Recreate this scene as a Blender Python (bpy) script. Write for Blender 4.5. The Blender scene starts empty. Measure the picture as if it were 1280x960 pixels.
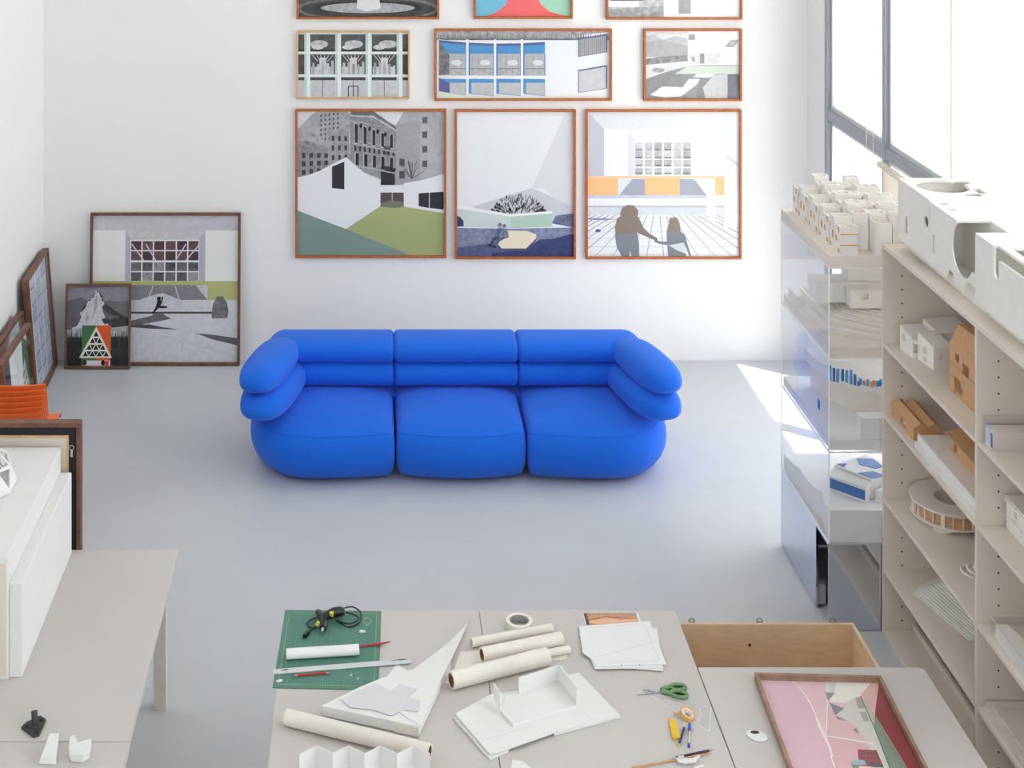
import bpy, bmesh, math, random
from mathutils import Matrix, Vector
random.seed(4)
S = bpy.context.scene
COL = S.collection
PI = math.pi

# ------------------------------------------------------------------ camera, sky, sun, exposure
cam_d = bpy.data.cameras.new('camera')
cam = bpy.data.objects.new('camera', cam_d); COL.objects.link(cam)
cam.location = (0, 0, 4.48); cam.rotation_euler = (PI/2, 0, 0)
cam_d.sensor_fit = 'HORIZONTAL'; cam_d.sensor_width = 36; cam_d.lens = 51.58
cam_d.shift_x = 0.139; cam_d.shift_y = -0.564          # a view camera held level, the lens shifted down
cam_d.clip_end = 200
S.camera = cam
W = bpy.data.worlds.new('sky'); S.world = W; W.use_nodes = True
W.node_tree.nodes['Background'].inputs[0].default_value = (0.945, 0.97, 1.0, 1)
W.node_tree.nodes['Background'].inputs[1].default_value = 4.2
sun_d = bpy.data.lights.new('sun', 'SUN'); sun_d.energy = 15; sun_d.angle = 0.009; sun_d.color = (1, 0.95, 0.88)
sun = bpy.data.objects.new('sun', sun_d); COL.objects.link(sun)
sun.rotation_euler = Vector((-1, 0.75, -2.92)).to_track_quat('-Z', 'Y').to_euler()
port_d = bpy.data.lights.new('window_portal', 'AREA'); port_d.shape = 'RECTANGLE'; port_d.size = 8.5; port_d.size_y = 5.0
port = bpy.data.objects.new('window_portal', port_d); COL.objects.link(port)
port.location = (3.9, 7.2, 2.5); port.rotation_euler = Vector((-1, 0, 0)).to_track_quat('-Z', 'Z').to_euler()
port_d.cycles.is_portal = True
port2_d = bpy.data.lights.new('window_portal', 'AREA'); port2_d.shape = 'RECTANGLE'; port2_d.size = 5.3; port2_d.size_y = 2.6
port2 = bpy.data.objects.new('window_portal', port2_d); COL.objects.link(port2)
port2.location = (.45, -3.25, 3.6); port2.rotation_euler = Vector((0, 1, 0)).to_track_quat('-Z', 'Z').to_euler()  # portal of the added fill window behind the camera
port2_d.cycles.is_portal = True
S.view_settings.view_transform = 'Standard'; S.view_settings.look = 'None'
S.view_settings.exposure = -0.05; S.view_settings.gamma = 1; S.view_settings.use_curve_mapping = False
S.cycles.max_bounces = 14; S.cycles.diffuse_bounces = 8; S.cycles.transparent_max_bounces = 40
S.cycles.use_denoising = True

# ------------------------------------------------------------------ materials
def lin(c):
    return tuple(((v/255)/12.92 if v/255 <= .04045 else ((v/255+.055)/1.055)**2.4) for v in c)
MATS = {}
def mat(name, rgb, rough=.55, metal=0, noise=0, scale=30, stretch=(1,1,1), bump=0, bscale=None, sheen=0, trans=0, spec=.5, dark=None):
    m = bpy.data.materials.new(name); m.use_nodes = True; nt = m.node_tree; b = nt.nodes['Principled BSDF']
    c = (*lin(rgb), 1)
    b.inputs['Base Color'].default_value = c; b.inputs['Roughness'].default_value = rough
    b.inputs['Metallic'].default_value = metal; b.inputs['Specular IOR Level'].default_value = spec
    if sheen: b.inputs['Sheen Weight'].default_value = sheen; b.inputs['Sheen Roughness'].default_value = .4
    tc = nt.nodes.new('ShaderNodeTexCoord'); mp = nt.nodes.new('ShaderNodeMapping'); mp.inputs['Scale'].default_value = stretch
    nt.links.new(tc.outputs['Object'], mp.inputs['Vector'])
    if noise:
        n = nt.nodes.new('ShaderNodeTexNoise'); n.inputs['Scale'].default_value = scale; n.inputs['Detail'].default_value = 6
        n.inputs['Roughness'].default_value = .6
        nt.links.new(mp.outputs[0], n.inputs['Vector'])
        r = nt.nodes.new('ShaderNodeValToRGB'); d = dark or tuple(v*(1-noise) for v in rgb)
        r.color_ramp.elements[0].color = (*lin(d), 1); r.color_ramp.elements[0].position = .3
        r.color_ramp.elements[1].color = c; r.color_ramp.elements[1].position = .7
        nt.links.new(n.outputs['Fac'], r.inputs[0]); nt.links.new(r.outputs[0], b.inputs['Base Color'])
    if bump:
        n2 = nt.nodes.new('ShaderNodeTexNoise'); n2.inputs['Scale'].default_value = bscale or scale*4; n2.inputs['Detail'].default_value = 3
        nt.links.new(mp.outputs[0], n2.inputs['Vector'])
        bp = nt.nodes.new('ShaderNodeBump'); bp.inputs['Strength'].default_value = bump; bp.inputs['Distance'].default_value = .004
        nt.links.new(n2.outputs['Fac'], bp.inputs['Height']); nt.links.new(bp.outputs[0], b.inputs['Normal'])
    MATS[name] = m
    return m
def clear(name, tint=(1,1,1), ior=1.49, extra=0.0, rough=.02, graze=1.0):
    m = bpy.data.materials.new(name); m.use_nodes = True; nt = m.node_tree; nt.nodes.clear()
    o = nt.nodes.new('ShaderNodeOutputMaterial'); mx = nt.nodes.new('ShaderNodeMixShader')
    t = nt.nodes.new('ShaderNodeBsdfTransparent'); t.inputs[0].default_value = (*tint, 1)
    g = nt.nodes.new('ShaderNodeBsdfGlossy'); g.inputs['Roughness'].default_value = rough
    # thin-sheet reflection, Schlick's law, the same on both faces
    f0 = ((ior-1)/(ior+1))**2
    ge = nt.nodes.new('ShaderNodeNewGeometry'); dp = nt.nodes.new('ShaderNodeVectorMath'); dp.operation = 'DOT_PRODUCT'
    nt.links.new(ge.outputs['Normal'], dp.inputs[0]); nt.links.new(ge.outputs['Incoming'], dp.inputs[1])
    ab = nt.nodes.new('ShaderNodeMath'); ab.operation = 'ABSOLUTE'; nt.links.new(dp.outputs['Value'], ab.inputs[0])
    om = nt.nodes.new('ShaderNodeMath'); om.operation = 'SUBTRACT'; om.inputs[0].default_value = 1; nt.links.new(ab.outputs[0], om.inputs[1])
    pw = nt.nodes.new('ShaderNodeMath'); pw.operation = 'POWER'; pw.inputs[1].default_value = 5; nt.links.new(om.outputs[0], pw.inputs[0])
    ma = nt.nodes.new('ShaderNodeMath'); ma.operation = 'MULTIPLY_ADD'; ma.inputs[1].default_value = (1-f0)*graze; ma.inputs[2].default_value = f0+extra
    nt.links.new(pw.outputs[0], ma.inputs[0]); src = ma.outputs[0]
    nt.links.new(src, mx.inputs[0]); nt.links.new(t.outputs[0], mx.inputs[1]); nt.links.new(g.outputs[0], mx.inputs[2])
    nt.links.new(mx.outputs[0], o.inputs[0]); MATS[name] = m
    return m
def cloth(name, rgb, amount):
    m = mat(name, rgb, .9); nt = m.node_tree; b = nt.nodes['Principled BSDF']; o = nt.nodes['Material Output']
    t = nt.nodes.new('ShaderNodeBsdfTranslucent'); t.inputs[0].default_value = (*lin(rgb), 1)
    mx = nt.nodes.new('ShaderNodeMixShader'); mx.inputs[0].default_value = amount
    nt.links.new(b.outputs[0], mx.inputs[1]); nt.links.new(t.outputs[0], mx.inputs[2]); nt.links.new(mx.outputs[0], o.inputs[0])
    return m

mat('plaster', (240,239,238), .85, noise=.012, scale=1.2, bump=.05, bscale=60)
mat('ceiling_white', (240,240,240), .9, noise=.01, scale=2)
# poured floor: blue grey, slightly glossy, cloudy, with scuffs
def floor_mat():
    m = mat('poured_floor', (202,204,208), .36, noise=.035, scale=1.1, bump=.03, bscale=9)
    nt = m.node_tree; b = nt.nodes['Principled BSDF']
    tc = nt.nodes.new('ShaderNodeTexCoord'); mp = nt.nodes.new('ShaderNodeMapping'); mp.inputs['Scale'].default_value = (1, 5, 1)
    nt.links.new(tc.outputs['Object'], mp.inputs[0])
    n = nt.nodes.new('ShaderNodeTexNoise'); n.inputs['Scale'].default_value = 3.0; n.inputs['Detail'].default_value = 10; n.inputs['Roughness'].default_value = .72
    nt.links.new(mp.outputs[0], n.inputs[0])
    r = nt.nodes.new('ShaderNodeValToRGB'); r.color_ramp.elements[0].position = .42; r.color_ramp.elements[1].position = .75
    r.color_ramp.elements[0].color = (.32,.32,.32,1); r.color_ramp.elements[1].color = (.5,.5,.5,1)
    nt.links.new(n.outputs[0], r.inputs[0]); nt.links.new(r.outputs[0], b.inputs['Roughness'])
    n3 = nt.nodes.new('ShaderNodeTexNoise'); n3.inputs['Scale'].default_value = 55; n3.inputs['Detail'].default_value = 2
    nt.links.new(tc.outputs['Object'], n3.inputs[0])
    r3 = nt.nodes.new('ShaderNodeValToRGB'); r3.color_ramp.elements[0].position = .25; r3.color_ramp.elements[1].position = .34
    r3.color_ramp.elements[0].color = (.8,.8,.8,1); r3.color_ramp.elements[1].color = (1,1,1,1)
    nt.links.new(n3.outputs[0], r3.inputs[0])
    mm = nt.nodes.new('ShaderNodeMix'); mm.data_type = 'RGBA'; mm.blend_type = 'MULTIPLY'; mm.inputs[0].default_value = .6
    old = b.inputs['Base Color'].links[0].from_socket
    nt.links.new(old, mm.inputs[6]); nt.links.new(r3.outputs[0], mm.inputs[7]); nt.links.new(mm.outputs[2], b.inputs['Base Color'])
floor_mat()
mat('sofa_fabric', (26,112,238), .85, noise=.10, scale=420, bump=.5, bscale=700, sheen=.15, spec=.25)
mat('oak', (196,112,58), .5, noise=.22, scale=14, stretch=(3,3,3))
mat('pale_oak', (226,186,140), .5, noise=.12, scale=14)
mat('walnut', (128,84,60), .5, noise=.3, scale=16)
mat('back_board', (120,104,92), .8, noise=.08)
mat('window_grey', (160,165,173), .45, noise=.05, scale=8)
mat('window_grey_light', (205,207,210), .5, noise=.02)
mat('shelf_white', (224,214,203), .55, noise=.015, scale=5)
mat('desk_white', (200,194,191), .5, noise=.015, scale=3, bump=.02)
mat('leg_white', (222,214,206), .5, noise=.03)
mat('card_white', (230,229,227), .75, noise=.015, scale=12)
mat('model_white', (236,233,229), .8, noise=.02, scale=15)
mat('model_cream', (231,222,213), .8, noise=.03, scale=15)
mat('model_wood', (216,170,124), .6, noise=.1, scale=18, stretch=(1,6,1))
mat('orange_card', (226,164,84), .7, noise=.1)
mat('dark_gap', (60,56,56), .8, noise=.05)
mat('hole_dark', (70,62,58), .9, noise=.05)
mat('blue_card', (60,112,178), .4, noise=.1, scale=30)
mat('mirror_steel', (214,220,230), .07, 1, noise=.02, scale=3)
mat('acrylic_edge_glint', (250,251,252), .25, noise=.005)  # white colour stands in for light caught in the clear edges
mat('paper', (232,232,233), .8, noise=.01)
mat('grey_paper', (213,213,216), .8, noise=.01)
mat('walnut_pale', (168,134,110), .5, noise=.22, scale=16)
mat('tracing_paper', (232,226,217), .6, noise=.02, scale=20)
mat('brown_core', (150,108,72), .8, noise=.15)
mat('black_plastic', (26,27,30), .4, noise=.1, scale=60)
mat('black_board', (30,33,40), .7, noise=.1)
mat('lime_plastic', (200,220,60), .4, noise=.05)
mat('red_paint', (186,34,44), .35, noise=.08, scale=60)
mat('bristle', (120,70,50), .8, noise=.1)
mat('steel', (190,192,196), .3, 1, noise=.08, scale=50)
mat('iron_dark', (84,80,80), .5, .6, noise=.2, scale=60)
mat('green_plastic', (110,150,100), .4, noise=.06, scale=40)
mat('yellow_plastic', (232,190,50), .5, noise=.06, scale=40)
mat('amber_tape', (226,178,110), .35, noise=.08, scale=40)
mat('blue_plastic', (44,84,190), .35, noise=.05, scale=60)
mat('navy_plastic', (52,58,96), .4, noise=.05, scale=60)
mat('pencil_wood', (206,164,120), .6, noise=.1, scale=60)
mat('plum_paint', (66,52,76), .4, noise=.1, scale=60)
mat('tape_white', (238,232,224), .6, noise=.02, scale=40)
mat('plywood', (236,206,172), .65, noise=.09, scale=9, stretch=(1,1,5))
mat('orange_shell', (232,104,44), .42, noise=.05, scale=30)
mat('chrome', (200,202,205), .2, 1, noise=.02)
mat('spandrel', (206,206,204), .8, noise=.03)
mat('pavement', (205,203,198), .9, noise=.06, scale=3)
cloth('blind_cloth', (250,248,242), .6)
cloth('blind_cream', (240,234,224), .35)
clear('window_glass', (.97,.985,.98), 1.45)
clear('picture_glass', (1,1,1), 1.3, graze=.45)
clear('acrylic', (.985,.99,1.0), 1.4, graze=.4)
# cutting mat: green with a fine printed grid
def mat_cutting():
    m = mat('cutting_green', (74,124,112), .55, noise=.08, scale=10); nt = m.node_tree; b = nt.nodes['Principled BSDF']
    tc = nt.nodes.new('ShaderNodeTexCoord'); br = nt.nodes.new('ShaderNodeTexBrick')
    br.offset = 0; br.inputs['Scale'].default_value = 1; br.inputs['Brick Width'].default_value = .01; br.inputs['Row Height'].default_value = .01
    br.inputs['Mortar Size'].default_value = .0009; br.inputs['Mortar Smooth'].default_value = .3
    nt.links.new(tc.outputs['Object'], br.inputs['Vector'])
    mm = nt.nodes.new('ShaderNodeMix'); mm.data_type = 'RGBA'
    old = b.inputs['Base Color'].links[0].from_socket
    mul = nt.nodes.new('ShaderNodeMath'); mul.operation = 'MULTIPLY'; mul.inputs[1].default_value = .55
    nt.links.new(br.outputs['Fac'], mul.inputs[0]); nt.links.new(mul.outputs[0], mm.inputs[0])
    nt.links.new(old, mm.inputs[6]); mm.inputs[7].default_value = (*lin((120,168,150)), 1)
    nt.links.new(mm.outputs[2], b.inputs['Base Color'])
mat_cutting()
# printed sheets: each polygon carries its ink colour; alpha = how grainy the photograph is there
def ink():
    m = mat('printed_ink', (255,255,255), .55, spec=.2); nt = m.node_tree; b = nt.nodes['Principled BSDF']
    a = nt.nodes.new('ShaderNodeAttribute'); a.attribute_name = 'ink'
    tc = nt.nodes.new('ShaderNodeTexCoord'); n = nt.nodes.new('ShaderNodeTexNoise'); n.inputs['Scale'].default_value = 26
    n.inputs['Detail'].default_value = 9; n.inputs['Roughness'].default_value = .75
    nt.links.new(tc.outputs['Object'], n.inputs[0])
    s = nt.nodes.new('ShaderNodeMath'); s.operation = 'SUBTRACT'; s.inputs[1].default_value = .5; nt.links.new(n.outputs[0], s.inputs[0])
    k = nt.nodes.new('ShaderNodeMath'); k.operation = 'MULTIPLY'; nt.links.new(s.outputs[0], k.inputs[0]); nt.links.new(a.outputs['Alpha'], k.inputs[1])
    g = nt.nodes.new('ShaderNodeMath'); g.operation = 'MULTIPLY_ADD'; g.inputs[1].default_value = 6; g.inputs[2].default_value = 1
    g.use_clamp = False; nt.links.new(k.outputs[0], g.inputs[0])
    mx = nt.nodes.new('ShaderNodeMath'); mx.operation = 'MAXIMUM'; mx.inputs[1].default_value = .05; nt.links.new(g.outputs[0], mx.inputs[0])
    v = nt.nodes.new('ShaderNodeVectorMath'); v.operation = 'SCALE'; nt.links.new(a.outputs['Color'], v.inputs[0]); nt.links.new(mx.outputs[0], v.inputs['Scale'])
    mn = nt.nodes.new('ShaderNodeVectorMath'); mn.operation = 'MINIMUM'; mn.inputs[1].default_value = (.9,.9,.9); nt.links.new(v.outputs[0], mn.inputs[0])
    nt.links.new(mn.outputs[0], b.inputs['Base Color'])
ink()

# ------------------------------------------------------------------ mesh building
FR = {}
class MB:
    def __init__(s): s.bm = bmesh.new()
    def box(s, x0, x1, y0, y1, z0, z1, rz=0, c=None):
        v = [s.bm.verts.new(p) for p in ((x0,y0,z0),(x1,y0,z0),(x1,y1,z0),(x0,y1,z0),(x0,y0,z1),(x1,y0,z1),(x1,y1,z1),(x0,y1,z1))]
        for f in ((0,3,2,1),(4,5,6,7),(0,1,5,4),(1,2,6,5),(2,3,7,6),(3,0,4,7)): s.bm.faces.new([v[i] for i in f])
        if rz:
            c = c or ((x0+x1)/2, (y0+y1)/2, 0)
            bmesh.ops.rotate(s.bm, verts=v, cent=c, matrix=Matrix.Rotation(rz, 3, 'Z'))
        return s
    def prism(s, pts, a, b, axis='z'):
        def P(p, t):
            return (p[0],p[1],t) if axis == 'z' else ((t,p[0],p[1]) if axis == 'x' else (p[0],t,p[1]))
        lo = [s.bm.verts.new(P(p, a)) for p in pts]; hi = [s.bm.verts.new(P(p, b)) for p in pts]
        n = len(pts)
        fs = [s.bm.faces.new(lo[::-1]), s.bm.faces.new(hi)]
        fs += [s.bm.faces.new((lo[i], lo[(i+1)%n], hi[(i+1)%n], hi[i])) for i in range(n)]
        bmesh.ops.recalc_face_normals(s.bm, faces=fs)
        return s
    def hexa(s, lo, hi):
        """a solid between two polygons with equally many corners"""
        a = [s.bm.verts.new(p) for p in lo]; b = [s.bm.verts.new(p) for p in hi]; n = len(lo)
        fs = [s.bm.faces.new(a[::-1]), s.bm.faces.new(b)] + [s.bm.faces.new((a[i], a[(i+1)%n], b[(i+1)%n], b[i])) for i in range(n)]
        bmesh.ops.recalc_face_normals(s.bm, faces=fs); return s
    def tube(s, pts, r, seg=8, closed=False):
        pts = [Vector(p) for p in pts]; n = len(pts); rings = []; up = None
        for i, p in enumerate(pts):
            if closed: t = pts[(i+1)%n]-pts[i-1]
            else: t = pts[min(i+1,n-1)]-pts[max(i-1,0)]
            t.normalize()
            if up is None: up = Vector((0,0,1)) if abs(t.z) < .9 else Vector((1,0,0))
            u = t.cross(up).normalized(); w = u.cross(t).normalized(); up = w
            rr = r[i] if isinstance(r, (list,tuple)) else r
            rings.append([s.bm.verts.new(p + u*math.cos(2*PI*k/seg)*rr + w*math.sin(2*PI*k/seg)*rr) for k in range(seg)])
        fs = []
        for i in range(n if closed else n-1):
            a, b = rings[i], rings[(i+1)%n]
            for k in range(seg): fs.append(s.bm.faces.new((a[k], a[(k+1)%seg], b[(k+1)%seg], b[k])))
        if not closed:
            fs.append(s.bm.faces.new(rings[0][::-1])); fs.append(s.bm.faces.new(rings[-1]))
        bmesh.ops.recalc_face_normals(s.bm, faces=fs)
        return s
    def pipe(s, p0, p1, ro, ri, seg=20):
        """an open hollow roll"""
        p0, p1 = Vector(p0), Vector(p1); t = (p1-p0).normalized(); u = t.cross(Vector((0,0,1)))
        u = u.normalized() if u.length > .1 else Vector((1,0,0)); w = u.cross(t)
        R = []
        for p, r in ((p0,ri),(p0,ro),(p1,ro),(p1,ri)):
            R.append([s.bm.verts.new(p+u*math.cos(2*PI*k/seg)*r+w*math.sin(2*PI*k/seg)*r) for k in range(seg)])
        fs = []
        for i in range(4):
            a, b = R[i], R[(i+1)%4]
            for k in range(seg): fs.append(s.bm.faces.new((a[k], a[(k+1)%seg], b[(k+1)%seg], b[k])))
        bmesh.ops.recalc_face_normals(s.bm, faces=fs); return s
    def superq(s, c, h, ez, exy, rz=0, nu=48, nv=24):
        """rounded cushion: half sizes h, exponents ez (profile) and exy (plan)"""
        sg = lambda v, e: math.copysign(abs(v)**e, v)
        rows = []; M = Matrix.Rotation(rz, 3, 'Z'); c = Vector(c)
        for j in range(1, nv):
            v = -PI/2+PI*j/nv; row = []
            for i in range(nu):
                u = 2*PI*i/nu
                p = Vector((h[0]*sg(math.cos(v),ez)*sg(math.cos(u),exy), h[1]*sg(math.cos(v),ez)*sg(math.sin(u),exy), h[2]*sg(math.sin(v),ez)))
                row.append(s.bm.verts.new(c+M@p))
            rows.append(row)
        b = s.bm.verts.new(c+Vector((0,0,-h[2]))); t = s.bm.verts.new(c+Vector((0,0,h[2])))
        for j in range(len(rows)-1):
            for i in range(nu): s.bm.faces.new((rows[j][i], rows[j][(i+1)%nu], rows[j+1][(i+1)%nu], rows[j+1][i]))
        for i in range(nu):
            s.bm.faces.new((rows[0][(i+1)%nu], rows[0][i], b)); s.bm.faces.new((rows[-1][i], rows[-1][(i+1)%nu], t))
        return s
    def loops(s, L, cap=True):
        V = [[s.bm.verts.new(p) for p in l] for l in L]; n = len(L[0]); fs = []
        for a, b in zip(V, V[1:]):
            for i in range(n): fs.append(s.bm.faces.new((a[i], a[(i+1)%n], b[(i+1)%n], b[i])))
        if cap: fs.append(s.bm.faces.new(V[0][::-1])); fs.append(s.bm.faces.new(V[-1]))
        bmesh.ops.recalc_face_normals(s.bm, faces=fs); return s
    def mesh(s, name):
        me = bpy.data.meshes.new(name); s.bm.to_mesh(me); s.bm.free(); return me
    def build(s, name, m, parent=None, smooth=False, bevel=0, seg=2, local=False):
        me = s.mesh(name); o = bpy.data.objects.new(name, me); COL.objects.link(o)
        return finish(o, m, parent, smooth, bevel, seg, local)
def finish(o, m, parent, smooth=False, bevel=0, seg=2, local=False):
    me = o.data
    for k in (m if isinstance(m, (list,tuple)) else [m]): me.materials.append(MATS[k] if isinstance(k, str) else k)
    if parent is not None:
        M = FR.get(parent, Matrix())
        if not local: me.transform(M.inverted())
        o.parent = parent; FR[o] = M
    if smooth:
        for p in me.polygons: p.use_smooth = True
        if smooth == 'auto': me.set_sharp_from_angle(angle=math.radians(40))
    if bevel:
        b = o.modifiers.new('bevel', 'BEVEL'); b.width = bevel; b.segments = seg; b.limit_method = 'ANGLE'; b.angle_limit = math.radians(40)
    return o
def tag(o, label=None, cat=None, group=None, kind=None):
    if label: o['label'] = label
    if cat: o['category'] = cat
    if group: o['group'] = group
    if kind: o['kind'] = kind
    return o
def thing(name, label, cat, loc=(0,0,0), rot=(0,0,0), group=None):
    o = bpy.data.objects.new(name, None); COL.objects.link(o); o.location = loc; o.rotation_euler = rot
    o.empty_display_size = .1
    from mathutils import Euler
    FR[o] = Matrix.Translation(loc) @ Euler(rot).to_matrix().to_4x4()
    return tag(o, label, cat, group)
def struct(name, mb, m, parent=None, **k):
    o = mb.build(name, m, parent, **k); o['kind'] = 'structure'; return o
def copy_tree(o, loc=None, rot=None, label=None, parent=None):
    c = o.copy(); COL.objects.link(c)
    if parent is not None: c.parent = parent
    if loc is not None: c.location = loc
    if rot is not None: c.rotation_euler = rot
    if label: c['label'] = label
    for ch in list(o.children): copy_tree(ch, parent=c)
    return c
def carve(o, cutters):
    """subtract solids (MB) from a mesh object"""
    for mb in cutters:
        me = mb.mesh('cutter'); co = bpy.data.objects.new('cutter', me); COL.objects.link(co)
        if o.parent is not None: me.transform(FR[o].inverted()); co.parent = o.parent
        md = o.modifiers.new('cut', 'BOOLEAN'); md.operation = 'DIFFERENCE'; md.solver = 'EXACT'; md.object = co
        bpy.context.view_layer.update()
        new = bpy.data.meshes.new_from_object(o.evaluated_get(bpy.context.evaluated_depsgraph_get()))
        o.modifiers.remove(md); old = o.data; new.name = old.name; o.data = new; bpy.data.meshes.remove(old)
        bpy.data.objects.remove(co)
    return o

# ------------------------------------------------------------------ the room
XL, XR, YB, YF, ZC = -2.64, 3.54, 11.87, -3.0, 5.2
struct('floor', MB().box(XL-.2, XR+.12, YF-.2, YB+.2, -.2, 0), 'poured_floor')
struct('ceiling', MB().box(XL-.2, XR+.2, YF-.2, YB+.2, ZC, ZC+.2), 'ceiling_white')
struct('wall_back', MB().box(XL-.2, XR+.2, YB, YB+.2, 0, ZC), 'plaster')
struct('wall_left', MB().box(XL-.2, XL, YF, YB, 0, ZC), 'plaster')
struct('wall_front', MB().box(XL-.2, XR+.2, YF-.2, YF, 0, 2.3).box(XL-.2, XR+.2, YF-.2, YF, 4.9, ZC).box(XL-.2, -2.2, YF-.2, YF, 2.3, 4.9).box(3.1, XR+.2, YF-.2, YF, 2.3, 4.9), 'plaster')
w = bpy.data.objects.new('window_8', None); COL.objects.link(w); w['kind'] = 'structure'; w.location = (.45, YF-.1, 2.3); FR[w] = Matrix.Translation(w.location)  # unseen window added behind the camera to brighten the shelf interiors
MB().box(-2.2, 3.1, YF-.12, YF-.06, 2.3, 2.36).box(-2.2, 3.1, YF-.12, YF-.06, 4.84, 4.9).box(-2.2, -2.14, YF-.12, YF-.06, 2.36, 4.84).box(3.04, 3.1, YF-.12, YF-.06, 2.36, 4.84).box(-.46, -.40, YF-.12, YF-.06, 2.36, 4.84).box(1.30, 1.36, YF-.12, YF-.06, 2.36, 4.84).build('window_frame', 'window_grey', w)
MB().box(-2.14, 3.04, YF-.093, YF-.087, 2.36, 4.84).build('glass_pane', 'window_glass', w)
WY = [11.43, 10.16, 8.97, 7.78, 6.59, 5.40, 4.21, 3.02]
struct('wall_right', MB().box(XR, XR+.25, 11.43, YB, 0, ZC).box(XR, XR+.25, YF, WY[-1], 0, ZC).box(XR, XR+.25, WY[-1], 11.43, 4.9, ZC), 'plaster')
struct('added_overhang', MB().box(XR+.03, XR+1.21, WY[-1]-.5, 13.2, 5.22, 5.34), 'spandrel')     # unseen overhang, added to keep the sun off the upper panes
struct('trim_2', MB().box(XR+.25, XR+14, -8, 20, -.25, -.15), 'pavement')            # ground outside
for i in range(len(WY)-1):
    y1, y0 = WY[i], WY[i+1]
    w = bpy.data.objects.new('window_%d' % (i+1), None); COL.objects.link(w); w['kind'] = 'structure'; w.location = (XR+.06, (y0+y1)/2, 0)
    FR[w] = Matrix.Translation(w.location)
    a, b = XR+.005, XR+.11
    MB().box(a, b, y1-.06, y1, 0, 4.9).build('mullion', 'window_grey', w, bevel=.004)
    if i == len(WY)-2: MB().box(a, b, y0, y0+.06, 0, 4.9).build('mullion', 'window_grey', w, bevel=.004)
    yy0, yy1 = (y0+.06 if i == len(WY)-2 else y0), y1-.06
    MB().box(a+.005, b, yy0, yy1, 2.05, 2.13).build('transom', 'window_grey', w, bevel=.004)
    MB().box(a, b, yy0, yy1, 0, .08).build('bottom_rail', 'window_grey', w, bevel=.004)
    MB().box(a, b, yy0, yy1, 4.82, 4.9).build('top_rail', 'window_grey', w, bevel=.004)
    for z0, z1 in ((.08,2.05),(2.13,4.82)):
        fr = MB(); t = .035
        fr.box(a+.03, b-.02, yy0, yy1, z0, z0+t).box(a+.03, b-.02, yy0, yy1, z1-t, z1).box(a+.03, b-.02, yy0, yy0+t, z0+t, z1-t).box(a+.03, b-.02, yy1-t, yy1, z0+t, z1-t)
        sh = fr.build('sash', 'window_grey_light', w)
        MB().box(a+.055, a+.061, yy0+t, yy1-t, z0+t, z1-t).build('glass_pane', 'window_glass', sh)
# roller blinds
t = thing('roller_blind', 'short cream roller blind under the window rail, beside the white housing model', 'blind', (XR-.03, 9.55, 2.05))
MB().tube([(XR-.03, 9.02, 2.02), (XR-.03, 10.09, 2.02)], .024, 14).build('roller', 'blind_cream', t, smooth='auto')
MB().box(XR-.012, XR-.009, 9.03, 10.08, 1.80, 2.02).build('blind_fabric', 'blind_cream', t)
MB().box(XR-.018, XR-.004, 9.03, 10.08, 1.785, 1.803).build('bottom_bar', 'window_grey_light', t)
MB().tube([(XR-.04, 10.20, 1.9), (XR-.04, 10.20, 4.7)], .003, 6).tube([(XR-.04, 10.34, 1.9), (XR-.04, 10.34, 4.7)], .003, 6).build('pull_cord', 'blind_cream', t)
for k, (y0, y1, lb) in enumerate(((7.84, 8.92, 'tall white roller blind drawn down the window behind the white circle-cut model'),)):
    t = thing('roller_blind', lb, 'blind', (XR-.03, (y0+y1)/2, 4.8))
    MB().tube([(XR-.03, y0, 4.78), (XR-.03, y1, 4.78)], .03, 14).build('roller', 'blind_cloth', t, smooth='auto')
    MB().box(XR-.012, XR-.009, y0, y1, 1.6, 4.78).build('blind_fabric', 'blind_cloth', t)
    MB().box(XR-.018, XR-.004, y0, y1, 1.585, 1.603).build('bottom_bar', 'window_grey_light', t)

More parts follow.
